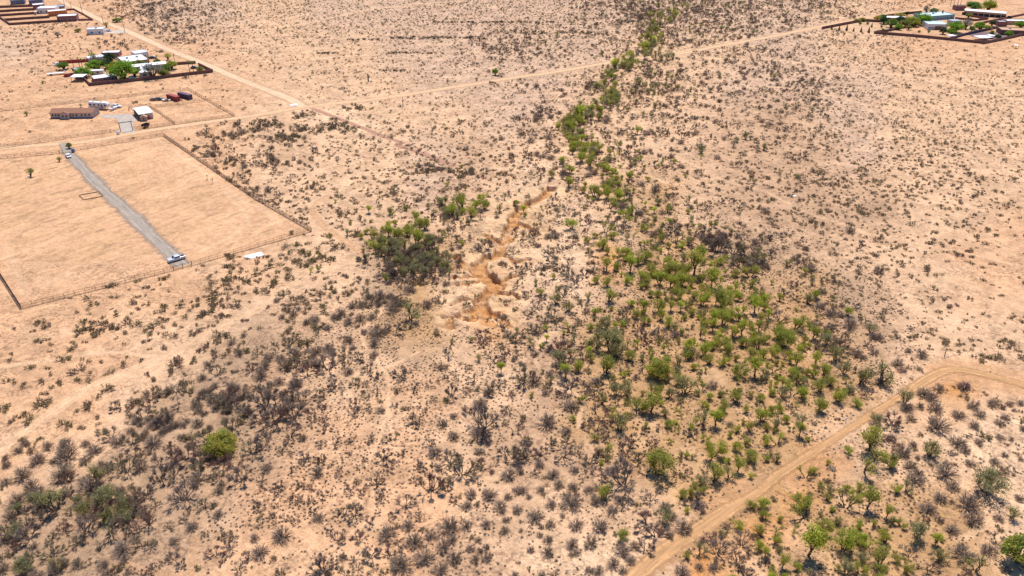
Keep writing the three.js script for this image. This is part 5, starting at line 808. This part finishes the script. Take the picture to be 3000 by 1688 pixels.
{ // trees of the walled houses by the crossing road
  const B = (label, s, m, X, Y, w, o) => tree('garden_tree', label, s, m, ...at(3, 0, X, Y, w * 1.3), { ...o, tall: (o?.tall ?? 1) * 1.1 });
  B('round bright green tree in front of the white block house', domes[0], LEAF.bright, 1882, 325, 150, { tall: 0.7 });
  B('low green tree below the round tree of the white block house', domes[1], LEAF.bright, 1842, 350, 90, { tall: 0.7 });
  B('small dark tree before the porch of the white block house', domes[2], LEAF.dark, 1757, 345, 65);
  B('yellow-green tree at the end of the teal house hedge', domes[3], LEAF.lime, 1450, 262, 130, { tall: 0.7 });
  B('bright green tree at the middle of the teal house hedge', domes[4], LEAF.bright, 1560, 250, 140, { tall: 0.7 });
  B('dark green tree behind the crimson building', domes[0], LEAF.dark, 1325, 242, 100, { tall: 0.8 });
  B('green tree in front of the crimson building', domes[1], LEAF.green, 1235, 275, 110, { tall: 0.7 });
  B('dark green tree beside the crimson building', domes[2], LEAF.dark, 1165, 240, 90, { tall: 0.8 });
  B('small bright tree at the dividing wall', domes[3], LEAF.bright, 1310, 300, 70, { tall: 0.8 });
  B('olive tree between the dividing wall and the teal house hedge', domes[4], LEAF.olive, 1385, 270, 90, { tall: 0.7 });
  B('yellow-green tree at the road wall', domes[0], LEAF.yellow, 1100, 205, 70, { tall: 0.6 });
  B('green tree at the road wall by the crimson building', domes[1], LEAF.green, 1160, 195, 75, { tall: 0.6 });
  B('yellow tree over the conifer yard wall', domes[2], LEAF.yellow, 950, 215, 60, { tall: 0.6 });
  B('yellow-green tree over the conifer yard wall', domes[3], LEAF.lime, 895, 222, 65, { tall: 0.5 });
  B('olive tree behind the crimson building roof', domes[4], LEAF.yellow, 1320, 182, 90, { tall: 0.5 });
  B('grey-green tree beyond the teal house', airyDomes[0], LEAF.grey, 1592, 135, 75, { tall: 1 });
  B('green tree beyond the teal house', domes[0], LEAF.green, 1660, 145, 80, { tall: 0.8 });
  B('low green tree at the end of the teal house', domes[1], LEAF.green, 1500, 175, 70, { tall: 0.7 });
  B('tiny dark tree on the road wall', domes[2], LEAF.dark, 1395, 158, 40);
  B('broad dark green tree behind the long tan barn', domes[3], LEAF.green, 2065, 105, 140, { tall: 0.6 });
  B('large yellow-green tree at the end of the broad dark tree', domes[4], LEAF.lime, 2210, 112, 120, { tall: 0.8 });
  B('yellowish tree at the near end of the long tan barn', domes[0], LEAF.olive, 2015, 178, 60, { tall: 0.8 });
  B('round green tree beside the gravel yard wall', domes[1], LEAF.bright, 2130, 305, 110, { tall: 0.7 });
  B('yellow-green shrub tree beside the round gravel yard tree', domes[2], LEAF.lime, 2205, 298, 70, { tall: 0.6 });
  B('small dark tree by the red-brown flat-roofed block', domes[3], LEAF.dark, 2250, 262, 55);
  B('bright green tree behind the brown house', domes[4], LEAF.bright, 2540, 290, 100, { tall: 0.7 });
  B('dark tree in front of the brown house at the gravel yard', domes[0], LEAF.dark, 2305, 400, 55, { tall: 1 });
  B('slim green tree at the end of the brown house', domes[1], LEAF.green, 2250, 360, 40, { tall: 1.2 });
  B('green tree before the brown house windows', domes[2], LEAF.bright, 2415, 375, 70, { tall: 0.9 });
  B('reddish-brown bare tree behind the grey shed', airyDomes[1], LEAF.grey, 1985, 290, 100, { tall: 0.8 });
  B('dark shrub tree by the dark dividing wall', domes[3], LEAF.green, 2050, 318, 55);
  B('orange-brown shrub by the white block house wall', domes[4], LEAF.olive, 1415, 300, 50, { tall: 0.8 });
  for (const [X, Y] of [[1520, 330], [1615, 330], [1155, 312], [1140, 280], [925, 250], [1000, 248]]) B('small planted yard tree on bare sand inside the brown walls', domes[0], LEAF.green, X, Y, 27, { group: 'small planted trees inside the brown walls' });
}
{ // small conifers, palms, yuccas, saguaro
  const r = rngOf(31), cone = (() => { const w = new Twigs(), l = new Twigs(); w.shoot(V(0, 0, 0), V(0, 1.9, 0), 0.05, 0.015, 5, 1); for (let k = 0; k < 900; k++) { const h = r() ** 1.4, a = r() * 6.28, q = (1 - h) * 0.5 * Math.sqrt(r()); l.leaf(V(Math.cos(a) * q, 0.15 + h * 1.75, Math.sin(a) * q), 0.12, r, 0.7 + 0.6 * r()); } return unit(w.geometry(), l.geometry()); })();
  [[640, 297], [715, 306], [790, 307], [860, 317], [935, 322], [1012, 330], [1042, 275]].forEach(([X, Y], i) => tree('conifer_tree', 'small dark cone-shaped conifer in the row along the sandy yard', cone, LEAF.dark, ...at(3, 0, X, Y, 24 + (i % 3) * 4), { group: 'conifers in the row along the sandy yard' }));
  const palmShape = (spread) => { const w = new Twigs(), l = new Twigs(); for (let k = 0; k < 6; k++) w.shoot(V(0, k / 6 * 2.2, 0), V(0.02 * k / 6, (k + 1) / 6 * 2.2, 0), 0.09 - 0.006 * k, 0.085 - 0.006 * k, 7, 0.8 + 0.4 * r()); for (let f = 0; f < 26; f++) { const a = r() * 6.28, e = 0.2 + 1.5 * r(); let p = V(0.02, 2.2, 0), d = V(Math.cos(a) * Math.sin(e), Math.cos(e), Math.sin(a) * Math.sin(e)); for (let k = 0; k < 5; k++) { d.y -= 0.16 * spread; d.normalize(); const q = p.clone().addScaledVector(d, 0.14 * spread), n = V(-d.z, 0, d.x).normalize().multiplyScalar(0.07 * (1 - k / 6)); const i0 = l.p.length / 3; for (const v of [p.clone().add(n), p.clone().sub(n), q.clone().addScaledVector(n, 0.8), q.clone().addScaledVector(n, -0.8)]) { l.p.push(v.x, v.y, v.z); l.c.push(1, 1, 1); } l.i.push(i0, i0 + 1, i0 + 2, i0 + 1, i0 + 3, i0 + 2); p = q; } } return unit(w.geometry(), l.geometry()); };
  const palm = palmShape(1), bigPalm = palmShape(1.6);
  for (const [X, Y, w, label, s] of [[742, 682, 42, 'palm standing apart from the palm cluster before the red wall', palm], [800, 672, 46, 'tallest palm of the cluster before the red wall', palm], [828, 674, 42, 'palm in the middle of the cluster before the red wall', palm], [866, 676, 42, 'palm at the end of the cluster towards the outbuilding', palm], [1508, 655, 44, 'very tall palm at the corner of the large tan house', palm], [1590, 640, 70, 'low spreading palm beyond the large tan house', bigPalm], [1758, 632, 40, 'palm near the road beyond the yard entrance', palm], [1908, 722, 52, 'palm in the sandy yard corner of the compound', palm], [1945, 718, 46, 'shorter palm in the sandy yard corner of the compound', palm]]) tree('palm_tree', label, s, LEAF.green, ...at(0, 0, X, Y, w), { category: 'palm' });
  for (const [X, Y, w] of [[1835, 60, 32], [1868, 62, 34], [1905, 62, 44], [1935, 60, 40]]) tree('palm_tree', 'dark palm in the clump beside the far square building', palm, LEAF.dark, ...at(3, 0, X, Y, w), { category: 'palm', group: 'palms beside the far square building' });
  for (const [X, Y, label] of [[2086, 362, 'yucca on the bare field, the one farther from the mesh fence'], [2142, 396, 'yucca on the bare field, the one nearer the mesh fence']]) tree('yucca_plant', label, palm, LEAF.dark, ...at(0, 1, X, Y, 30), { category: 'yucca', tall: 0.8 });
  const o = thing('saguaro_cactus', 'tall dark saguaro standing alone in the sandy scrub', 'cactus', spot(1, 0, 1130, 820)), ribbed = (h, q) => { const g = new THREE.CapsuleGeometry(q, h, 6, 24); const p = g.attributes.position; for (let i = 0; i < p.count; i++) { const a = Math.atan2(p.getZ(i), p.getX(i)), k = 1 + 0.1 * Math.cos(a * 12); p.setX(i, p.getX(i) * k); p.setZ(i, p.getZ(i) * k); } g.computeVertexNormals(); return g; };
  part('stem', ribbed(4.2, 0.34).translate(0, 2.3, 0), mat(0.07, 0.055, 0.04), o);
  part('arm', [ribbed(1.2, 0.2).translate(0.75, 3.0, 0), new THREE.CylinderGeometry(0.2, 0.2, 0.8, 12).rotateZ(Math.PI / 2).translate(0.4, 2.3, 0)].map((g) => g.toNonIndexed()), mat(0.07, 0.055, 0.04), o);
}
{ // heap of cut branches by the site road, dead limbs on the ground
  const heap = (seed, n, w, h) => { const r = rngOf(seed), t = new Twigs(); for (let k = 0; k < n; k++) { const a = r() * 6.28, q = w * 0.36 * Math.sqrt(r()), p = V(Math.cos(a) * q, 0.05 + h * r() * (1 - q / w), Math.sin(a) * q * 0.7), d = V(r() - 0.5, (r() - 0.35) * 0.6, r() - 0.5).normalize(), l = w * (0.12 + 0.2 * r()); t.shoot(p, p.clone().addScaledVector(d, l), 0.05 + 0.05 * r(), 0.02, 4, 0.6 + 0.9 * r()); } return t.geometry(); };
  for (const [c, r, X, Y, n, w, h, label] of [[3, 2, 1970, 1000, 260, 4.2, 1.7, 'heap of cut brown branches beside the fanned-out site road'], [2, 3, 1860, 750, 170, 4.0, 0.9, 'flattened heap of reddish dead branches under the green mesquite at the lot corner'], [3, 2, 1340, 840, 90, 4, 0.5, 'scattered dead brush at the end of the dry grove'], [3, 3, 1850, 220, 60, 3.4, 0.5, 'pale dead limbs lying on the sandy clearing'], [3, 3, 640, 380, 50, 3.2, 0.3, 'reddish broken brush on the scraped earth below the site road']]) {
    const o = thing('brush_pile', label, 'brush pile', spot(c, r, X, Y)); part('branches', heap(X + Y, n, w, h), c === 3 && r === 2 ? twigRed : twigGrey, o); L.push(['-', o.position, w]);
  }
}
// ---------------------------------------------------------------- scattered scrub
const SHRUBS = [
  '010155665555667888876556656301', '233133333444556666554456665211', '111111112334444456643466776555', '100110111223445665432455788876', '000001333445555554323455677654', '000002555555545554334556776543',
  '000000034444343333334456665443', '000000344333332223333345554332', '003333555554322222222223544311', '134444444331111111111122333333', '333333322221111111111111122344', '333333222222111111111111111123',
  '333321111111111111111111111233', '332111111111111111111111111233', '111111111111111112222111112222', '111111111111111222222111112222', '111111111111111211111111112222'];
const DRY = [
  '000343000000000003675543200000', '000332000000003310444430000000', '000000000000000112343345200000', '000000000000001235443222100000', '000000333000001233332111000000', '000000222000000232211000000000',
  '000000000001223222112110000000', '000000000004872233321155100000', '000000000014634333331125410000', '000000013444244443321113441000', '000000345544332333222112344110', '000025666543222222221111222111',
  '001366665322222222222111111111', '013666654322222222222111111122', '256666543222222222222111111222', '566665432222222222221111111122', '556654322222222211211111111122'];
const TUFTS = [
  '000000000000000000000000000000', '000000000000000000000000000000', '000000000000000000000000000000', '000000000000000112110000000000', '000000000000000112210000000000', '000000000000111222221000000000', '000000000000222332233100000000',
  '000000000001345443557643000000', '000000000123566444566775421000', '000000000367765434556677643000', '000000013688876544556677753100', '000000124788776544456677643110', '000001234677765444456666543211', '000000347777654444455554454321', '000000478887654443344444454432', '000000577776654433333344554432', '000000466665543332223344454432'];
const GROVE = [
  '000000000000000000000000000000', '000000000000000000000000000000', '000000000000000000000000000000', '000000000000000000000000000000', '000000000000000001100000000000', '000000000000010001210000000000', '000000000022021001331000000000',
  '000000000111000001477300000000', '000000000000001212267841000000', '000000000000001234357995100000', '000000000000001234456898300000', '000000000000000124654587400000', '000000000000000023565455100000',
  '000000000000000012465420332000', '000000000000000001355414653100', '000000000000000000134358764210', '000000000000000000002368763210'];
const spacing = new Map(), keyOf = (x, d) => Math.round(x / 3) + ',' + Math.round(d / 3);
const mark = (p, s) => { for (let i = -1; i <= 1; i++) for (let j = -1; j <= 1; j++) { const k = keyOf(p.x + i * 3, -p.z + j * 3); if (!spacing.has(k)) spacing.set(k, []); spacing.get(k).push([p.x, p.z, s]); } };
for (const [, p, s] of L) mark(p, s * 0.42);
const taken = (x, d, s) => (spacing.get(keyOf(x, d)) ?? []).some(([qx, qz, q]) => Math.hypot(qx - x, qz + d) < q + s);
const plots = [line([0, 0, 905, 872, 730, 700, 540, 640, 1020, 510, 1520, 520, 2010, 650, 2160, 735]), line([0, 0, 100, 258, -300, -60, 500, -60, 700, 90, 940, 205, 590, 226]), line([3, 0, 1068, 345, 540, 290, 960, 208, 1400, 130, 1850, 10, 2700, 40, 2700, 350, 2180, 448]), line([0, 0, 800, 355, 820, 270, 1260, 300, 1270, 340]), line([0, 0, 480, 1200, 500, 1060, 880, 1000, 1220, 1040, 1300, 1060, 1510, 1060, 1600, 1080, 2060, 1010, 2370, 1175, 1760, 1260, 1350, 1320, 1180, 1330, 960, 1220]), line([0, 0, 1500, 940, 1900, 905, 1940, 1030, 1500, 1040]), field];
const roads = [[crossRoad, 5.6], [northRoad, 7], [siteRoad, 1.9]], blocked = (x, d) => plots.some((q) => inside(q, x, d)) || roads.some(([q, w]) => distTo(q, x, d) < w * (0.75 + 0.4 * noise(x / 3, d / 3))) || gullyAt(x, d)[0] > 0.3;
const worn = tracks.filter((t) => t[1] > 1.9 && t[2] > 0.45).map((t) => [t[3], t[1] * 0.62]);
const R = rngOf(20250), scatter = (cell, rows, most, clump, f) => {
  for (let d = 112; d < 900; d += cell) {
    const half = 1500 / FOCAL * (d * CP + EYE * SP) * 1.06;
    for (let x = -half; x < half; x += cell) {
      const qx = x + R() * cell, qd = d + R() * cell, roll = R(), [px, py] = toFrame(qx, qd);
      if (py < -60 || py > 1760) continue;
      const bx = px + 60 * (noise(qx / 14, qd / 14) - 0.5), by = py + 40 * (noise(qx / 14 + 90, qd / 14) - 0.5), n = gridAt(rows, bx, by, Number) / 9 * most * cell * cell * (1 - clump + clump * 2.2 * smooth(0.36, 0.66, fbm(qx / 8 + rows[0].length, qd / 8, 2)));
      if (roll < n && !blocked(qx, qd)) f(qx, qd, px, py);
    }
  }
};
scatter(3.0, DRY, 0.075, 0.4, (x, d, px, py) => {
  if ((py > 800 && px > 900 && R() > 0.3) || (d < 325 && gullyAt(x, d)[1] > 0.3 && R() > 0.35)) return;
  const q = R(), s = (2.7 + 3.0 * q * q) * (d > 420 ? 0.85 : 1), thicket = py > 780 && px < 1000, kind = thicket ? (R() < 0.5 ? 'f' : 'b') : R() < 0.3 ? 'f' : R() < 0.12 && px > 1300 ? 'y' : 'b';
  if (taken(x, d, s * 0.2) || worn.some(([t, w]) => distTo(t, x, d) < w)) return;
  const p = V(x, heightAt(x, d), -d); L.push([kind, p, s]); mark(p, s * 0.22);
});
scatter(2.4, GROVE, 0.105, 0.2, (x, d) => {
  const s = 2.0 + 2.6 * R() ** 1.8; if (taken(x, d, s * 0.18)) return;
  const p = V(x, heightAt(x, d), -d); L.push([R() < 0.72 ? 'g' : 'y', p, s * 0.96]); mark(p, s * 0.3);
});
{ // the green line of trees along the wash
  const wash = [[2080, -20, 40], [2010, 10, 40], [1960, 40, 34], [1925, 70, 32], [1910, 110, 26], [1900, 140, 26], [1880, 155, 26]].map(([x, y, w]) => [x, y, w]).concat([[1850, 178, 28], [1832, 195, 26], [1800, 205, 34], [1785, 235, 30], [1770, 265, 26], [1800, 285, 24], [1775, 310, 26], [1735, 335, 36], [1700, 350, 34], [1660, 385, 26], [1690, 405, 34], [1700, 430, 34], [1750, 455, 24]]);
  for (let i = 0; i + 1 < wash.length; i++) { const [ax, ay, w] = wash[i], [bx, by] = wash[i + 1], n = i < 6 ? 18 : i === 6 ? 2 : 18; for (let k = 0; k < n; k++) { const t = R(), [x, d] = toGround(lerp(ax, bx, t) + (R() + R() - 1) * w * 1.25, lerp(ay, by, t) + (R() + R() - 1) * w * 0.8); if (!taken(x, d, 0.5)) { const p = V(x, heightAt(x, d), -d), s = 3.0 + 3.2 * R(); L.push([R() < 0.62 ? 'g' : 'y', p, s]); mark(p, 0.9); } } }
  const belt = [[1745, 440, 34], [1775, 500, 34], [1800, 570, 36], [1840, 640, 34]];
  for (let i = 0; i < 3; i++) for (let k = 0; k < 24; k++) { const t = R(), [ax, ay, w] = belt[i], [bx, by] = belt[i + 1], [x, d] = toGround(lerp(ax, bx, t) + (R() + R() - 1) * w, lerp(ay, by, t) + (R() + R() - 1) * 20), s = 2.4 + 2.4 * R(); if (!taken(x, d, 0.5)) { const p = V(x, heightAt(x, d), -d); L.push([R() < 0.55 ? 'g' : R() < 0.6 ? 'y' : 'b', p, s]); mark(p, 0.8); } }
  for (const [X, Y, w] of [[1340, 600, 110], [1430, 600, 90], [1500, 610, 110], [1560, 600, 100], [1620, 590, 90], [1480, 540, 90], [1400, 550, 90]]) { const [p, s] = at(2, 0, X, Y, w); L.push(['y', p, s]); }
}
scatter(2.6, SHRUBS, 0.14, 0.4, (x, d, px, py) => {
  const near = px < 1250 && py > 720 ? 1.5 : py > 500 ? 1.15 : 1, q = R(), s = (0.95 + 1.1 * q + 1.5 * q ** 6) * near * (d > 420 ? 0.8 : px > 1900 && py < 900 ? 0.88 : 1);
  if (taken(x, d, s * 0.3) || worn.some(([t, w]) => distTo(t, x, d) < w)) return;
  L.push(['s', V(x, heightAt(x, d), -d), s]);
});
// the dark hedgerow lines in the far scrub
for (const [c, r, x0, x1, y, w, n] of [[1, 0, 620, 850, 537, 8, 26], [1, 0, 1320, 1890, 537, 10, 60], [1, 0, 1780, 2575, 226, 12, 110], [2, 0, 0, 420, 226, 10, 50], [1, 0, 1340, 2310, 384, 26, 170], [1, 0, 920, 1240, 402, 10, 30], [2, 0, 60, 960, 330, 34, 120], [1, 0, 1240, 1500, 710, 16, 30]]) for (let k = 0; k < n * 0.6; k++) { const p = spot(c, r, lerp(x0, x1, R()), y + (R() - 0.5) * w); L.push([R() < 0.6 ? 's' : 'f', p, 1.5 + 1.6 * R()]); }
// dense dark shrubs by the road, along the reddish track and in the far scrub
for (const [c, r, X, Y, w, h, n] of [[0, 0, 2250, 1370, 220, 50, 22], [0, 0, 2480, 1300, 150, 70, 22], [1, 0, 130, 1270, 200, 70, 30], [1, 0, 330, 1390, 220, 50, 40], [1, 0, 560, 1310, 260, 60, 46], [1, 0, 780, 1260, 200, 80, 34], [1, 0, 950, 1310, 130, 50, 24], [1, 0, 480, 1160, 140, 50, 18], [1, 0, 1000, 1090, 140, 40, 16], [0, 1, 1960, 50, 60, 40, 8], [0, 1, 2150, 120, 130, 40, 12], [0, 1, 2350, 180, 150, 60, 14], [1, 0, 2450, 540, 150, 90, 40], [1, 0, 2080, 500, 110, 70, 20], [0, 0, 1500, 130, 500, 60, 70], [0, 0, 2050, 130, 400, 90, 70], [0, 0, 1250, 190, 150, 40, 20], [0, 0, 300, 330, 380, 70, 60], [0, 0, 560, 260, 500, 40, 50], [0, 0, 260, 480, 520, 90, 60], [1, 1, 1800, 260, 350, 60, 30], [1, 1, 2180, 280, 160, 60, 14]]) for (let k = 0; k < n; k++) { const p = spot(c, r, X + (R() + R() - 1) * w, Y + (R() + R() - 1) * h); if (!blocked(p.x, -p.z) && !taken(p.x, -p.z, 0.4)) { L.push([R() < 0.72 ? 's' : 'f', p, (1.8 + 1.9 * R()) * (p.z < -480 ? 0.7 : 1)]); mark(p, 0.6); } }
// thickets that close up into one brown mass
for (const [c, r, X, Y, w, h, n, mix] of [[1, 1, 1500, 1000, 420, 110, 40, 'yyg'], [1, 1, 1700, 1230, 420, 230, 110, 'bbfy'], [1, 2, 1250, 120, 260, 110, 24, 'fb'], [1, 1, 1900, 700, 260, 120, 34, 'yyb'], [1, 1, 1560, 1120, 330, 210, 150, 'bbfyys'], [1, 1, 1350, 1330, 180, 110, 30, 'bbf'], [1, 2, 260, 1120, 260, 260, 26, 'bbf'], [1, 2, 500, 780, 380, 150, 24, 'bf'], [0, 3, 1750, 330, 420, 220, 70, 'bbf'], [0, 3, 1000, 760, 520, 260, 80, 'bbfy'], [0, 3, 350, 900, 300, 300, 40, 'bfy'], [0, 2, 2250, 1150, 320, 220, 36, 'bff'], [0, 2, 1650, 1380, 350, 90, 30, 'ff'], [2, 1, 2000, 1000, 300, 110, 50, 'bbf'], [2, 1, 2350, 1180, 180, 120, 30, 'bby'], [3, 2, 600, 560, 200, 150, 26, 'bby'], [2, 0, 1330, 130, 260, 110, 70, 'bf'], [2, 0, 1850, 110, 130, 60, 30, 'bf'], [2, 0, 1250, 880, 110, 90, 24, 'bby'], [2, 0, 1550, 850, 260, 160, 40, 'bby'], [2, 0, 780, 870, 90, 70, 18, 'b'], [2, 0, 300, 1140, 200, 60, 22, 'bf']]) for (let k = 0; k < n; k++) { const p = spot(c, r, X + (R() + R() - 1) * w, Y + (R() + R() - 1) * h), s = (2.4 + 2.8 * R() ** 1.5) * (p.z < -450 ? 0.9 : 1); if (!blocked(p.x, -p.z) && !taken(p.x, -p.z, 0.3)) { L.push([mix[Math.floor(R() * mix.length)], p, s]); mark(p, s * 0.14); } }
{
  const counts = {}, rest = {};
  const order = L.filter(([k, p]) => KINDS[k] && -p.z > 95).map((q) => [...q, q[1].x ** 2 + q[1].z ** 2]).sort((a, b) => a[3] / a[2] ** 2 - b[3] / b[2] ** 2);
  for (const [k, p, s] of order) {
    counts[k] = (counts[k] ?? 0) + 1;
    const [px, py] = toFrame(p.x, -p.z), seen = px > -20 && px < 3020 && py > 0 && py < 1720;
    if (seen && counts[k] <= 300) plant(k, p, s); else (rest[k] ??= []).push([p, s]);
  }
  const nth = ['front-most', 'second-from-front', 'third-from-front', 'fourth-from-front', 'fifth-from-front', 'sixth-from-front', 'seventh-from-front', 'eighth-from-front', 'ninth-from-front', 'tenth-from-front', 'eleventh-from-front', 'twelfth-from-front'], word = ['', 'one', 'two', 'three', 'four', 'five', 'six', 'seven', 'eight', 'nine', 'ten', 'eleven', 'twelve'];
  for (const [group, set] of Object.entries(sets)) if (set.length > 1 && set.length <= 12) set.sort((a, b) => b.position.z - a.position.z).forEach((o, i) => { o.userData.label = `${nth[i]} of ${word[set.length]} ${group}`; });
  const m4 = new THREE.Matrix4(), q4 = new THREE.Quaternion(), up = V(0, 1, 0);
  for (const [k, name] of [['s', 'creosote_scrub'], ['b', 'bare_scrub'], ['f', 'thorn_scrub'], ['g', 'wash_woodland'], ['y', 'olive_scrub']]) {
    const kind = KINDS[k], list = rest[k] ?? [], N = kind.shapes.length, pick = list.map(([p], i) => k === 's' && p.z < -380 ? 3 * (i % 3) : i % N), o = new THREE.Group(); if (!list.length) continue;
    o.name = name; o.userData.kind = 'stuff'; tag(o, { s: 'far-spread small creosote scrub over the whole desert plain', b: 'leafless brown mesquite scrub of the thickets and washes', f: 'grey-brown thorn scrub scattered over the plain', g: 'green trees massed along the far wash', y: 'olive half-leafed scrub along the wash and grove' }[k], 'scrub'); scene.add(o);
    kind.shapes.forEach((shape, v) => {
      const mine = list.filter((_, i) => pick[i] === v); if (!mine.length) return;
      shape.forEach((g, i) => {
        const im = new THREE.InstancedMesh(g, kind.mats[v % kind.mats.length][i], mine.length); im.name = kind.parts[i]; im.userData.kind = 'stuff'; im.castShadow = im.receiveShadow = true;
        mine.forEach(([p, s], n) => { const t = rngOf(n * 97 + v * 13 + 1), a = t() * 6.28, h = 0.8 + 0.35 * t(); im.setMatrixAt(n, m4.compose(p, q4.setFromAxisAngle(up, a), V(s, s * h, s))); const k = 0.72 + 0.56 * t(), w = 0.1 * (t() - 0.5); im.setColorAt(n, new THREE.Color().setRGB(k * (1 + w), k, k * (1 - w))); });
        o.add(im);
      });
    });
  }
  console.log('plants', JSON.stringify(counts));
}
{ // low dry tufts of the flats
  const list = [];
  for (let d = 112; d < 360; d += 1.15) { const half = 1500 / FOCAL * (d * CP + EYE * SP) * 1.05; for (let x = -half; x < half; x += 1.15) { const qx = x + R() * 1.15, qd = d + R() * 1.15, roll = R(), [px, py] = toFrame(qx, qd); if (py < 250 || py > 1740) continue; const n = gridAt(TUFTS, px + 60 * (noise(qx / 9, qd / 9) - 0.5), py, Number) / 9 * 1.2 * (0.15 + 1.5 * smooth(0.36, 0.62, fbm(qx / 6 + 40, qd / 6, 3))); if (roll < n && !roads.some(([q, w]) => distTo(q, qx, qd) < w) && gullyAt(qx, qd)[1] < 0.45 && !tracks.some((t) => t[1] < 1.5 && distTo(t[3], qx, qd) < 0.6)) list.push([qx, qd]); } }
  const o = new THREE.Group(); o.name = 'dry_grass'; o.userData.kind = 'stuff'; tag(o, 'low dry grey tufts dotted over the open flats', 'dry grass'); scene.add(o);
  const m4 = new THREE.Matrix4(), q4 = new THREE.Quaternion(), up = V(0, 1, 0), tones = [tinted(0.20, 0.165, 0.135), tinted(0.15, 0.125, 0.10), tinted(0.24, 0.20, 0.165), tinted(0.17, 0.14, 0.09)];
  for (let v = 0; v < 4; v++) { const g = tuft(60 + v), mine = list.filter((_, i) => i % 4 === v), im = new THREE.InstancedMesh(g, tones[v], mine.length); im.name = 'tufts'; im.userData.kind = 'stuff'; im.castShadow = im.receiveShadow = true; mine.forEach(([x, d], n) => { const t = rngOf(n * 31 + v), s = 0.34 + 0.42 * t(); im.setMatrixAt(n, m4.compose(V(x, heightAt(x, d), -d), q4.setFromAxisAngle(up, t() * 6.28), V(s, s * (0.6 + 0.5 * t()), s))); }); o.add(im); }
  console.log('tufts', list.length);
}
scene.traverse((o) => { if (o.isMesh && o !== sky) { o.castShadow = true; o.receiveShadow = true; } });
renderer.render(scene, camera);
